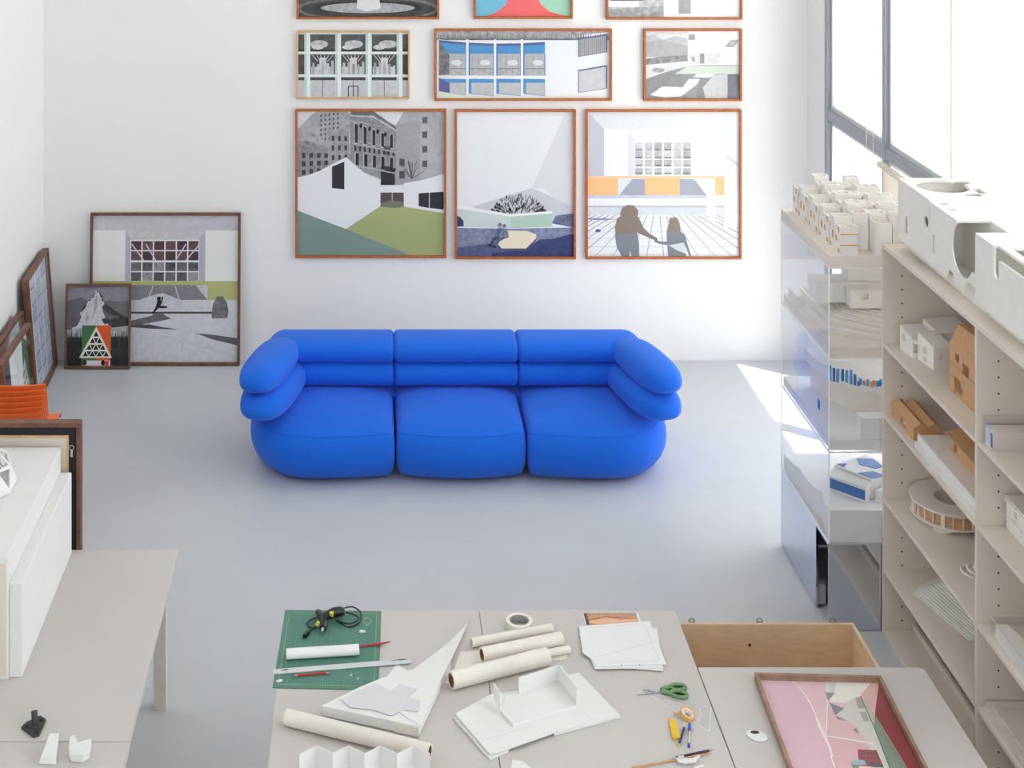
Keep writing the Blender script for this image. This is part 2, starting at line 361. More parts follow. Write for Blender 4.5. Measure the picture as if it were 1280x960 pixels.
# ------------------------------------------------------------------ framed pictures
class Print:
    """flat print built of inked polygons, in the print's own coordinates (x to the right, y down)"""
    def __init__(s, x0, y0, x1, y1): s.b = (x0,y0,x1,y1); s.P = []; s.l = 0
    def poly(s, pts, c, tex=0, same=False):
        if isinstance(c, (int,float)): c = (c,c,c+2)
        if not same: s.l += 1
        s.P.append((pts, c, tex, s.l)); return s
    def rect(s, x0, y0, x1, y1, c, tex=0, same=False): return s.poly([(x0,y0),(x1,y0),(x1,y1),(x0,y1)], c, tex, same)
    def bg(s, c, tex=0): return s.rect(*s.b, c, tex)
    def grid(s, q, nx, ny, fx, fy, c, tex=0):
        """nx by ny panes inside the quadrangle q (tl, tr, br, bl); fx, fy = share that the pane takes"""
        A = lambda u, v: tuple((q[0][k]*(1-u)+q[1][k]*u)*(1-v)+(q[3][k]*(1-u)+q[2][k]*u)*v for k in (0,1))
        s.l += 1
        for i in range(nx):
            for j in range(ny):
                u0, u1 = (i+.5-fx/2)/nx, (i+.5+fx/2)/nx; v0, v1 = (j+.5-fy/2)/ny, (j+.5+fy/2)/ny
                cc = c[(i*7+j*3) % len(c)] if isinstance(c, list) else c
                s.poly([A(u0,v0),A(u1,v0),A(u1,v1),A(u0,v1)], cc, tex, True)
        return s
    def line(s, pts, w, c, same=False):
        for (x0,y0), (x1,y1) in zip(pts, pts[1:]):
            L = math.hypot(x1-x0, y1-y0) or 1; nx, ny = -(y1-y0)/L*w/2, (x1-x0)/L*w/2
            s.poly([(x0+nx,y0+ny),(x1+nx,y1+ny),(x1-nx,y1-ny),(x0-nx,y0-ny)], c, 0, same); same = True
        return s
    def disc(s, x, y, rx, ry, c, tex=0, n=20, same=False):
        return s.poly([(x+rx*math.cos(2*PI*k/n), y+ry*math.sin(2*PI*k/n)) for k in range(n)], c, tex, same)
    def mesh(s, w, h):
        bm = bmesh.new(); lay = bm.loops.layers.float_color.new('ink')
        x0, y0, x1, y1 = s.b
        for pts, c, tex, l in s.P:
            vs = [bm.verts.new(((min(max(x,x0),x1)-x0)/(x1-x0)*w-w/2, -.00004*l, (y1-min(max(y,y0),y1))/(y1-y0)*h)) for x, y in pts]
            try: f = bm.faces.new(vs)
            except ValueError: continue
            if f.normal.y > 0 or (f.normal_update() or f.normal.y > 0): f.normal_flip()
            lc = lin([min(255,max(0,v)) for v in c])
            for lp in f.loops: lp[lay] = (*lc, tex)
        me = bpy.data.meshes.new('print'); bm.to_mesh(me); bm.free(); return me
def framed(label, w, h, pr, wood='oak', fw=.018, dep=.035, loc=(0,0,0), rot=(0,0,0), group=None, name='framed_picture', z0=0):
    """a picture frame: back at y = 0, front at y = -dep, bottom edge at z = 0"""
    t = thing(name, label, 'picture', loc, rot, group)
    bm = MB(); a, b = w/2, w/2-fw
    q = lambda x, y, z: (x, y, z)
    def rail(o, i):                                     # mitred rail
        bm.hexa([(o[0][0],0,o[0][1]),(o[1][0],0,o[1][1]),(i[1][0],0,i[1][1]),(i[0][0],0,i[0][1])],
                [(o[0][0],-dep,o[0][1]),(o[1][0],-dep,o[1][1]),(i[1][0],-dep,i[1][1]),(i[0][0],-dep,i[0][1])])
    O = [(-a,0),(a,0),(a,h),(-a,h)]; I = [(-b,fw),(b,fw),(b,h-fw),(-b,h-fw)]
    for k in range(4):
        rail((O[k],O[(k+1)%4]), (I[k],I[(k+1)%4]))
    bm.build('frame', wood, t, local=True, bevel=.0015, seg=1)
    MB().box(-b, b, -.008, -.002, fw, h-fw).build('backing_board', 'back_board', t, local=True)
    me = pr.mesh(2*b, h-2*fw); me.transform(Matrix.Translation((0,-.0085,fw)))
    o = bpy.data.objects.new('print', me); COL.objects.link(o); finish(o, 'printed_ink', t, local=True)
    MB().box(-b, b, -dep+.009, -dep+.006, fw, h-fw).build('glass_pane', 'picture_glass', t, local=True)
    return t
SC = .006455                                            # metres of back wall that one picture unit covers
def hung(label, x0, x1, yt, yb, pr, wood='oak', fw=.018):
    return framed(label, (x1-x0)*SC, (yb-yt)*SC, pr, wood, fw, .035, ((((x0+x1)/2)-462)*SC, YB-.003, 4.48-(yb+242)*SC), group='pictures hung on the back wall')
R = random.Random(3)
def jag(pts, a, n=4):
    """break the straight edges of an outline into a rough one"""
    out = []
    for (x0,y0), (x1,y1) in zip(pts, pts[1:]+pts[:1]):
        L = math.hypot(x1-x0,y1-y0) or 1
        for k in range(n):
            t = k/n; d = R.uniform(-a,a) if k else 0
            out.append((x0+(x1-x0)*t-(y1-y0)/L*d, y0+(y1-y0)*t+(x1-x0)/L*d))
    return out
def trees(p, x0, x1, y, h, n, c=40, w=None):
    p.l += 1
    for k in range(n):
        x = x0+(x1-x0)*k/(n-1); hh = h*R.uniform(.6,1); ww = w or (x1-x0)/n*.8
        p.poly([(x-ww,y),(x,y-hh),(x+ww,y)], c+R.randint(-12,12), .25, True)

# top row (cut by the photograph's edge; the pictures go on above it)
p = Print(98,-500,783,85).bg(150,.3).rect(98,-500,783,-140,205,.1).rect(98,-140,783,85,78,.5)
trees(p, 110, 770, -60, 170, 22, 70)
p.disc(440,45,360,60,120,.35).disc(440,46,335,50,66,.3).disc(440,40,275,32,44,.2).disc(440,42,235,26,176,.3)
p.poly([(385,45),(392,-60),(410,-210),(440,-260),(470,-210),(486,-60),(505,45),(440,60)], 226,.1)
hung('black and white fountain photograph in an oak frame, left of the cropped top row', 370.5, 549, -130, 24, p)
p = Print(980,-300,1454,82).bg((120,192,222)).poly([(1030,82),(1080,65),(1130,30),(1170,-60),(1200,-200),(1230,-300),(1454,-300),(1454,82)], (250,112,112))
p.poly([(1250,-300),(1260,-120),(1275,-20),(1310,30),(1350,60),(1400,74),(1454,82),(1454,-300)], (168,216,190))
hung('abstract red, blue and green print in an oak frame, middle of the top row', 592, 716, -85, 23.5, p)
p = Print(487,-340,1138,88).bg(208,.1).rect(487,-340,1138,-120,220,.05).rect(487,-160,763,88,200,.4).rect(500,-80,665,12,120,.3)
p.rect(487,12,640,40,238).poly([(487,88),(487,52),(600,44),(763,36),(763,88)],170,.45).rect(763,-160,1138,88,242).rect(836,-90,898,72,168,.1).rect(898,-160,1138,80,(240,244,244))
hung('pale black and white house collage in an oak frame, right of the cropped top row', 757.5, 928, -95, 24.5, p)
# second row
p = Print(90,165,641,490).bg((226,232,232))
for k, (x0,x1) in enumerate(((90,120),(150,275),(304,428),(460,584),(611,641))):
    p.rect(x0,176,x1,261,86,.5).rect(x0,250,x1,262,58,.1,)
    p.rect(x0,276,x1,376,74,.3).rect(x0,392,x1,488,204,.12).rect(x0,390,x1,406,70,.1)
    if x1-x0 > 60:
        p.disc((x0+x1)/2+R.uniform(-20,20), 225, 46, 20, 196, .35).disc((x0+x1)/2-25, 240, 30, 12, 214,.3)
        m = (x0+x1)/2
        for a in (-52,-30,-10,10,30,52): p.line([(m+a,280),(m+a*.45,312)], 3, 216)
        p.rect(m-16,292,m+18,375,214,.1).rect(x0+4,338,x1-6,376,206,.25)
        for a in range(5): p.rect(x0+10+a*24,334-R.randint(0,26),x0+22+a*24,376,188+R.randint(-40,30),.2)
        p.line([(m,406),(m,488)],3,50)
        if k == 2: p.line([(342,488),(342,436),(390,436),(390,488)],5,50).line([(367,436),(367,488)],4,60)
for x in (120,275,428,584): p.rect(x+2,165,x+12,490,(190,216,214)).rect(x+12,165,x+30,490,(238,242,240))
for y in (262,378): p.rect(90,y,641,y+12,(232,240,238))
hung('black and white glass facade print in a pale narrow frame, second row', 370.5, 512, 38.5, 124, p, 'pale_oak', .014)
p = Print(787,158,1647,492).bg(240)
p.poly([(787,158),(1647,158),(1640,164),(1500,182),(1360,195),(1220,203),(1080,205),(930,203),(795,185)],176,.5)
trees(p, 795, 1640, 205, 44, 70, 150)
top = lambda x: 194+ (1-((x-1110)/340)**2)*22
p.poly([(795,200)]+[(x,top(x)+4) for x in range(830,1340,30)]+[(1340,212),(1338,484),(1100,486),(950,480),(795,458)], 236)
for x0,x1 in ((799,934),(946,1072),(1084,1206),(1218,1326)):
    p.poly([(x0,top(x0)+6),(x1,top(x1)+6),(x1,380),(x0,380)], (92,104,150)).poly([(x0+4,top(x0)+18),(x1,top(x1)+18),(x1,380),(x0+4,380)], (84,150,206))
    p.rect(x0+8,272,x1-4,380,186,.1).poly([(x0,396),(x1,398),(x1,482),(x0,470)], (84,150,206)).poly([(x0+14,416),(x1-2,416),(x1-2,480),(x0+14,468)],196,.1)
    for a in range(4): p.line([(x0+20+a*30,278),(x0+20+a*30,380)],2,150)
    p.line([(x0+10,346),(x1-4,346)],3,110).line([(x0+10,380),(x0+60,350),(x1-6,380)],2,150)
    p.disc((x0+x1)/2+20,316,26,14,226)
p.poly([(799,205),(850,280),(850,375),(799,375)],120,.5).poly([(799,390),(852,418),(852,470),(799,458)],(92,104,150))
for x in (934,1072,1206): p.poly([(x,200),(x+12,200),(x+12,484),(x,484)], 244)
p.poly([(790,380),(1338,382),(1338,394),(790,392)],244).poly([(787,455),(900,476),(1050,486),(1647,486),(1647,492),(787,492)], (226,236,222))
p.poly([(1492,196),(1636,174),(1636,264),(1492,288)],(92,104,150)).poly([(1497,202),(1630,182),(1630,262),(1497,284)],170,.15)
for a in range(13): p.line([(1502+a*10,204-a*1.5),(1502+a*10,284-a*1.5)],2,128)
p.poly([(1492,352),(1636,328),(1636,444),(1492,466)],(92,104,150)).poly([(1495,358),(1630,336),(1630,442),(1495,464)],206,.08)
hung('wide curved-facade print with blue glazing in an oak frame, second row', 543, 765, 36, 126, p)
p = Print(677,160,1137,495).bg(226,.06)  # pale tones carry the glare on the glass in the ink colours
p.poly([(677,185),(720,180),(760,205),(830,185),(885,200),(885,290),(677,290)],196,.15).poly([(677,215),(760,205),(885,235),(885,290),(677,290)],182,.12)
p.poly([(677,300),(760,288),(885,280),(885,325),(677,330)],150,.45).poly([(677,330),(885,310),(885,330),(700,390),(677,395)],226,.1).poly([(677,400),(760,370),(885,335),(960,330),(1137,330),(1137,495),(677,495)],150,.12)
p.disc(740,355,30,12,170,.4)
p.rect(885,160,1137,330,246).rect(888,178,920,206,160,.3).rect(890,272,1045,326,220,.2).rect(945,272,966,322,150,.2).rect(905,290,920,312,150,.2).poly([(1066,240),(1095,205),(1137,205),(1110,243)],180,.3)
p.poly([(820,374),(885,334),(1137,334),(1137,374)],(210,220,208)).poly([(910,390),(930,374),(1025,372),(990,392)],244).poly([(700,478),(760,436),(860,440),(890,400),(945,398),(930,426),(850,486),(770,490)],240,.04)
p.poly([(970,495),(960,440),(1010,380),(1080,375),(1085,495)],205,.1).rect(1080,375,1137,495,(128,128,136),.1)
hung('landscape and terrace print with painted-in glare in an oak frame, right of second row', 804.5, 927.5, 36, 126.3, p)
# third row
p = Print(88,78,822,803).bg(222)
p.poly([(88,170),(160,95),(190,78),(330,78),(330,440),(88,440)],172,.3).poly([(190,78),(330,78),(360,100),(330,300),(190,300)],170,.25)
p.grid([(195,90),(300,80),(300,240),(195,260)],5,7,.4,.5,90)
p.poly([(88,220),(130,180),(250,240),(250,400),(88,420)],146,.45).grid([(100,280),(250,285),(250,390),(100,410)],4,3,.5,.6,58)
p.poly([(240,165),(345,180),(350,330),(240,360)],160,.25).grid([(250,190),(345,195),(345,330),(250,340)],3,3,.42,.5,64)
p.poly([(350,110),(365,80),(470,88),(580,165),(580,450),(350,360)],148,.3).poly([(350,80),(470,85),(582,160),(582,182),(470,112),(350,104)],196,.15)
for y0, y1 in ((130,172),(226,268),(330,372),(350,390)): p.line([(352,y0-4),(580,y1-2)],2.5,196)
for k in range(9): p.line([(352,118+k*26),(580,172+k*28)],1.2,134)
for k in range(6): p.line([(585,170+k*46),(820,150+k*48)],1.4,150)
p.grid([(358,128),(580,206),(580,274),(358,246)],5,1,.46,.98,188,.1).grid([(360,282),(580,313),(580,384),(360,354)],5,1,.48,.98,186,.1)
p.poly(jag([(352,90),(365,66),(470,78),(582,156),(582,172),(470,102),(352,96)],3),120,.3).poly(jag([(88,225),(110,190),(130,175),(165,205),(250,236),(250,262),(150,232)],4),176,.3)
for x, y in ((413,178),(457,194),(497,208),(535,222),(567,234)): p.disc(x-8,y-32+6,7,12,48,.1)
p.poly(jag([(505,352),(590,368),(590,384),(505,372)],3),60,.3).poly([(515,250),(556,258),(545,300),(528,298)],90,.3)
p.grid([(360,130),(580,210),(580,270),(360,240)],5,1,.34,.9,48,.1).grid([(365,245),(580,280),(580,310),(365,280)],9,1,.45,.7,60,.2)
p.grid([(365,285),(580,315),(580,380),(365,350)],5,1,.36,.95,36,.1).rect(505,375,575,450,44,.4).line([(360,350),(580,392)],6,180).line([(360,240),(580,286)],6,180)
p.poly([(470,78),(620,78),(578,150),(490,96)],232,.08).poly([(580,150),(620,78),(822,78),(822,420),(580,450)],182,.15).poly([(580,148),(700,120),(700,440),(580,450)],168,.12)
p.grid([(700,90),(750,85),(750,380),(700,380)],1,4,.5,.45,98,.2).grid([(592,300),(630,310),(630,430),(592,430)],1,2,.7,.6,80,.2)
for a in range(14):
    an = -PI/2+R.uniform(-1,1); p.line([(660,420),(660+80*math.cos(an)*R.uniform(.6,1),420+110*math.sin(an)*R.uniform(.6,1))],3,96)
p.poly([(88,412),(140,400),(200,378),(260,345),(332,310),(370,345),(430,395),(500,430),(500,455),(620,455),(620,440),(700,428),(760,412),(822,392),(822,803),(88,803)],(236,238,240))
p.poly([(260,358),(322,332),(322,472),(260,466)],46,.3)
p.poly([(88,578),(330,672),(500,558),(620,558),(822,592),(822,803),(88,803)],(172,180,124)).poly([(88,580),(332,672),(655,803),(88,803)],(134,156,146))
p.rect(503,488,620,560,(92,78,82),.1).line([(562,488),(562,535)],3,220).poly([(503,540),(560,528),(620,535),(620,560),(570,566),(503,558)],(120,122,104)).poly([(694,492),(746,488),(746,566),(694,556)],46,.25).poly([(750,488),(820,484),(820,574),(750,566)],46,.25)
hung('old city buildings behind a white courtyard print, oak frame, third row left', 369, 558, 136.5, 322.5, p)
p = Print(887,83,1468,803).bg(236)
p.poly([(1468,83),(1430,83),(1260,465),(1330,470),(1468,640)],(222,222,224)).poly([(960,558),(1255,465),(1300,480),(1468,560),(1468,660),(1150,602)],(206,208,212))
for a in range(300):
    x = R.uniform(1064,1322); y = 592-R.uniform(0,1)**1.3*92*math.sin(PI*min(1,max(0,(x-1060)/266)))**.7
    an = -PI/2+(x-1190)/170+R.uniform(-.5,.5); p.line([(x,y),(x+16*math.cos(an),y+16*math.sin(an))],R.uniform(2,5),R.choice([60,70,90,120]),a>0)
p.poly([(1360,640),(1380,600),(1468,590),(1468,660)],(110,116,140),.5)
p.poly([(887,560),(950,575),(1155,602),(1155,664),(887,656)],(208,218,214)).poly([(1155,602),(1362,584),(1362,656),(1155,664)],(186,208,192)).poly([(887,548),(1155,594),(1362,578),(1362,590),(1155,606),(887,566)],244)
p.poly([(887,600),(905,610),(920,628),(920,654),(887,656)],(60,68,104),.4)
p.poly([(887,662),(1155,666),(1468,660),(1468,803),(887,803)],(136,141,166),.35).poly([(887,760),(1040,740),(1468,803),(887,803)],(92,99,136),.3).poly([(1060,790),(1230,764),(1300,720),(1360,716),(1468,690),(1468,803),(1060,803)],(66,72,112),.3)
p.poly([(1090,690),(1140,676),(1240,678),(1282,694),(1282,714),(1232,764),(1110,764),(1084,735)],(240,228,200)).poly([(1084,735),(1110,764),(1232,764),(1282,714),(1282,724),(1234,775),(1108,775),(1080,745)],(90,92,110))
for dx, dy, c in ((0,0,(96,101,128)),(22,6,(124,129,150))):
    p.poly([(1082+dx,676+dy),(1090+dx,664+dy),(1108+dx,662+dy),(1120+dx,676+dy),(1124+dx,704+dy),(1100+dx,708+dy),(1086+dx,704+dy)],c,.25)
    p.poly([(1086+dx,698+dy),(1112+dx,704+dy),(1080+dx,722+dy),(1062+dx,748+dy),(1048+dx,744+dy),(1064+dx,712+dy)],tuple(v-24 for v in c),.2)
    p.poly([(1046+dx,742+dy),(1064+dx,748+dy),(1058+dx,757+dy),(1036+dx,752+dy)],(44,46,62))
    p.line([(1088+dx,676+dy),(1078+dx,698+dy),(1092+dx,704+dy)],8,tuple(v+14 for v in c)).disc(1100+dx,650+dy,10,13,(176,170,174),.1).disc(1101+dx,645+dy,10,8,(120,118,128),.2)
hung('white wall above two seated figures print in an oak frame, third row middle', 568.5, 720, 137, 324, p)
p = Print(343,85,1093,803).bg(240)  # window glare on the glass is put into these lighter inks
p.poly([(343,85),(425,172),(425,405),(343,405)],(200,202,212)).poly([(343,85),(1093,85),(1060,120),(870,176),(425,172)],(228,229,233),.03).poly([(543,172),(575,225),(575,405),(543,405)],(226,226,230)).poly([(575,200),(860,200),(860,228),(575,228)],246)
p.grid([(574,235),(860,235),(860,404),(574,404)],6,4,.82,.78,[214,200,180,188,208,194],.22).grid([(574,256),(860,256),(860,412),(574,412)],6,4,.72,.22,[140,180,120,130,186,134],.3)
p.poly([(1010,200),(1060,110),(1060,200),(1030,320),(1010,260)],(232,232,237)).poly([(1030,300),(1093,345),(1093,360),(1030,312)],214)
p.rect(343,405,1020,500,(255,196,142)).poly([(495,416),(625,416),(625,500),(495,500)],(226,228,232)).poly([(500,500),(565,420),(628,420),(628,500)],(168,170,184)).poly([(800,416),(975,416),(975,500),(800,500)],(242,242,244)).poly([(800,420),(872,420),(932,500),(800,500)],(168,170,184)).rect(343,405,1020,414,(250,206,168)).rect(1020,405,1093,500,248)
p.rect(343,500,1093,800,(238,239,242),.05).rect(343,500,932,516,(206,208,222),.12).rect(343,556,1020,598,(218,220,228),.1).rect(343,552,1020,560,190,.1)
vp = (690,480)
for x in range(-700,2100,110):
    pts = []
    for y in (600,803):
        k = (y-vp[1])/(900-vp[1]); pts.append((vp[0]+(x-vp[0])*k, y))
    (xa,ya),(xb,yb) = pts
    def clipx(x):
        tt = (x-xa)/(xb-xa) if xb != xa else 0
        return (x, ya+(yb-ya)*tt)
    if xa < 343 and xb < 343 or xa > 1093 and xb > 1093: continue
    if xa < 343: xa, ya = clipx(345)
    if xb < 343: xb, yb = clipx(345)
    if xa > 1093: xa, ya = clipx(1091)
    if xb > 1093: xb, yb = clipx(1091)
    p.line([(xa,ya),(xb,yb)], 4, 168)
for y in (615,632,655,682,716,756,796): p.line([(343,y),(1093,y)],2,196)
p.rect(1020,500,1093,660,246,.03).poly([(932,416),(975,416),(975,640),(932,600)],250)
p.disc(395,676,14,8,(96,104,160)).poly([(343,612),(420,614),(480,620),(420,624),(343,622)],(140,146,190),.3)
br, gy = (140,124,112), (128,132,140)
p.poly([(505,590),(515,562),(540,548),(572,550),(594,575),(592,604),(604,625),(620,660),(650,690),(688,712),(690,722),(668,720),(620,700),(590,686),(584,694),(482,694),(478,660),(488,620),(508,606)],br,.04)
p.poly([(478,690),(590,690),(598,740),(600,803),(562,803),(555,776),(548,803),(510,803),(504,785),(488,760)],gy,.03)
p.poly([(745,640),(752,610),(770,614),(772,604),(790,616),(800,640),(805,684),(735,680)],br,.04)
p.poly([(735,676),(808,682),(826,700),(838,740),(858,803),(848,803),(822,740),(832,803),(742,803),(738,748),(700,742),(672,730),(676,716),(700,728),(736,730)],gy,.03)
p.poly([(745,748),(820,735),(830,790),(790,775)],(206,214,216))
hung('two people walking hand in hand print with orange band, third row right', 732, 927, 137, 324, p)

# pictures standing on the floor
p = Print(467,115,1190,857).bg(206,.12).rect(467,115,1190,195,(206,204,210),.1)
p.rect(467,193,628,450,(238,238,234)).poly([(628,193),(656,235),(656,450),(628,450)],(190,190,202)).rect(1026,193,1190,455,(240,240,236)).poly([(1026,193),(996,235),(996,452),(1026,452)],(186,186,198))
p.rect(654,240,996,452,(236,236,240)).grid([(654,244),(996,244),(996,348),(654,348)],6,2,.88,.88,[(84,66,70),(110,84,86)],.3).grid([(654,352),(996,352),(996,452),(654,452)],6,2,.88,.88,[110,84,150,96],.45)
for x0,x1 in ((660,720),(730,780),(1000,930),(930,880)): p.line([(x0,262),(x1,345)],6,216)
p.rect(467,450,1190,470,(186,188,120)).rect(1040,452,1190,560,(190,192,128))
p.poly([(467,470),(980,470),(1040,546),(467,560)],(136,136,142),.15).line([(768,474),(745,540)],5,214).line([(878,474),(897,540)],5,214)
p.rect(467,545,1190,857,(216,217,222),.12).poly([(660,560),(740,530),(815,510),(880,535),(1000,575),(1040,590),(660,595)],(212,213,218),.15).rect(660,604,1090,614,70,.2)
p.poly([(660,650),(760,625),(800,605),(860,640),(760,660),(660,680)],110,.3).poly([(660,672),(750,668),(830,684),(900,694),(760,690),(660,682)],80,.2).poly([(980,712),(1080,722),(1190,738),(1190,774),(1060,742)],96,.15)
p.poly([(1060,620),(1066,565),(1085,530),(1115,526),(1136,560),(1144,600),(1138,638),(1060,638)],120,.5)
p.disc(797,538,10,11,30).poly([(790,548),(812,546),(808,535),(815,526),(820,530),(812,560),(805,574),(838,576),(840,584),(815,588),(800,584),(782,600),(770,620),(764,612),(778,588),(786,566)],30)
p.line([(920,760),(915,800)],3,170).line([(700,740),(900,730)],2,196).line([(800,720),(1180,830)],2,190)
framed('large snowy courtyard print in a walnut frame leaning against the back wall', 1.21, 1.2, p, 'walnut', .02, .035, (-1.645, 11.775, .004), (-.065,0,0), group='pictures standing on the floor', name='leaning_picture')
p = Print(352,485,645,875).bg(118,.2).rect(352,485,645,560,(150,146,156),.2).poly([(352,560),(420,540),(480,590),(480,700),(352,680)],(110,106,114),.2)
p.poly(jag([(352,700),(405,660),(415,610),(440,575),(470,540),(488,503),(510,528),(525,560),(560,590),(605,625),(645,640),(645,720),(352,720)],5),62,.25)
p.poly(jag([(360,705),(408,660),(416,612),(442,575),(470,545),(487,508),(500,520),(512,545),(524,560),(520,600),(535,640),(515,650),(560,690),(480,715)],7,5),218,.25)
p.poly(jag([(480,560),(492,530),(496,570),(486,610),(470,640)],4),176,.3).poly(jag([(520,600),(545,620),(600,640),(560,650),(530,640)],4),104,.3).poly(jag([(430,640),(450,610),(455,650),(440,680)],4),186,.3)
p.poly([(352,700),(420,690),(560,690),(645,680),(645,730),(352,740)],180,.5).rect(352,735,645,875,52,.3)
trees(p, 355, 645, 790, 100, 34, 46); trees(p, 355, 645, 870, 90, 30, 34)
p.rect(422,678,492,875,(78,124,82)).rect(492,678,560,875,(232,98,48)).rect(430,848,560,875,(226,224,216))
p.poly([(490,684),(568,836),(410,836)],(238,232,214))
p.poly([(490,694),(560,832),(418,832)],(250,246,232))
for r_ in range(4):
    for c_ in range(r_+1):
        x = 490+(c_-r_/2)*33; y = 708+r_*32
        p.poly([(x,y),(x+13,y+24),(x-13,y+24)],40)
        if c_ < r_: p.poly([(x+5,y),(x+28,y),(x+16.5,y+22)],60)
p.disc(437,858,10,14,30).disc(525,860,10,14,30).rect(450,852,515,868,244).rect(535,850,552,875,(214,84,40))
framed('small snowy mountain print with triangular lattice in a walnut frame', .522, .655, p, 'walnut', .016, .035, (-2.17, 11.70, .004), (-.095,0,0), group='pictures standing on the floor', name='leaning_picture')
p = Print(0,0,80,93).bg((240,242,246)).poly([(55,0),(80,0),(80,93),(62,60)],(186,190,198),.1)
for i in range(4):
    for j in range(7):
        x, y = 1+i*20.0, 1+j*13.3+i*1.2
        c = (206,214,228) if (i+j) % 3 else (190,200,218)
        p.poly([(x,y),(x+17,y-1+R.uniform(-1,1)),(x+17,y+11),(x,y+12)],c,.03)
        p.line([(x+1,y+12),(x+17,y+11)],1.6,(58,108,190))
        if (i*3+j) % 4 == 1: p.line([(x+2,y+10),(x+15,y+2)],1.4,(58,108,190))
        p.line([(x+18.5,y-2),(x+18.5,y+13)],2.2,(250,251,252)).line([(x,y+13.4),(x+18,y+12.4)],1.8,(250,251,252))
framed('tall blue and white lattice print in a walnut frame against the left wall', .80, .94, p, 'walnut', .022, .05, (-2.535, 11.36, .004), (-.08,0,PI/2+.03), group='pictures standing on the floor', name='leaning_picture')
p = Print(0,0,80,80).bg((222,224,228)).rect(0,0,80,20,(180,186,196),.1)
framed('grey print in a walnut frame, hidden behind the green triangle print', .80, .75, p, 'walnut', .02, .045, (-2.535, 10.44, .004), (-.09,0,PI/2), group='pictures standing on the floor', name='leaning_picture')
p = Print(0,0,80,80).bg((228,230,232)).rect(4,4,28,30,(40,42,50)).poly([(60,4),(80,40),(80,80),(34,80)],(236,238,240)).poly([(66,2),(80,10),(80,58),(62,30)],(74,112,84))
p.poly([(62,26),(70,20),(78,50),(70,66),(58,48)],206,.3).grid([(61,28),(70,24),(76,52),(62,54)],3,4,.5,.5,60)
p.poly([(44,80),(56,68),(66,66),(80,58),(80,80)],(150,190,220)).line([(44,80),(56,68),(66,66),(80,58)],2,40)
framed('green triangle and blue print in a walnut frame behind the orange chairs', .80, .78, p, 'walnut', .024, .045, (-2.395, 10.11, .004), (-.10,0,PI/2), group='pictures standing on the floor', name='leaning_picture')

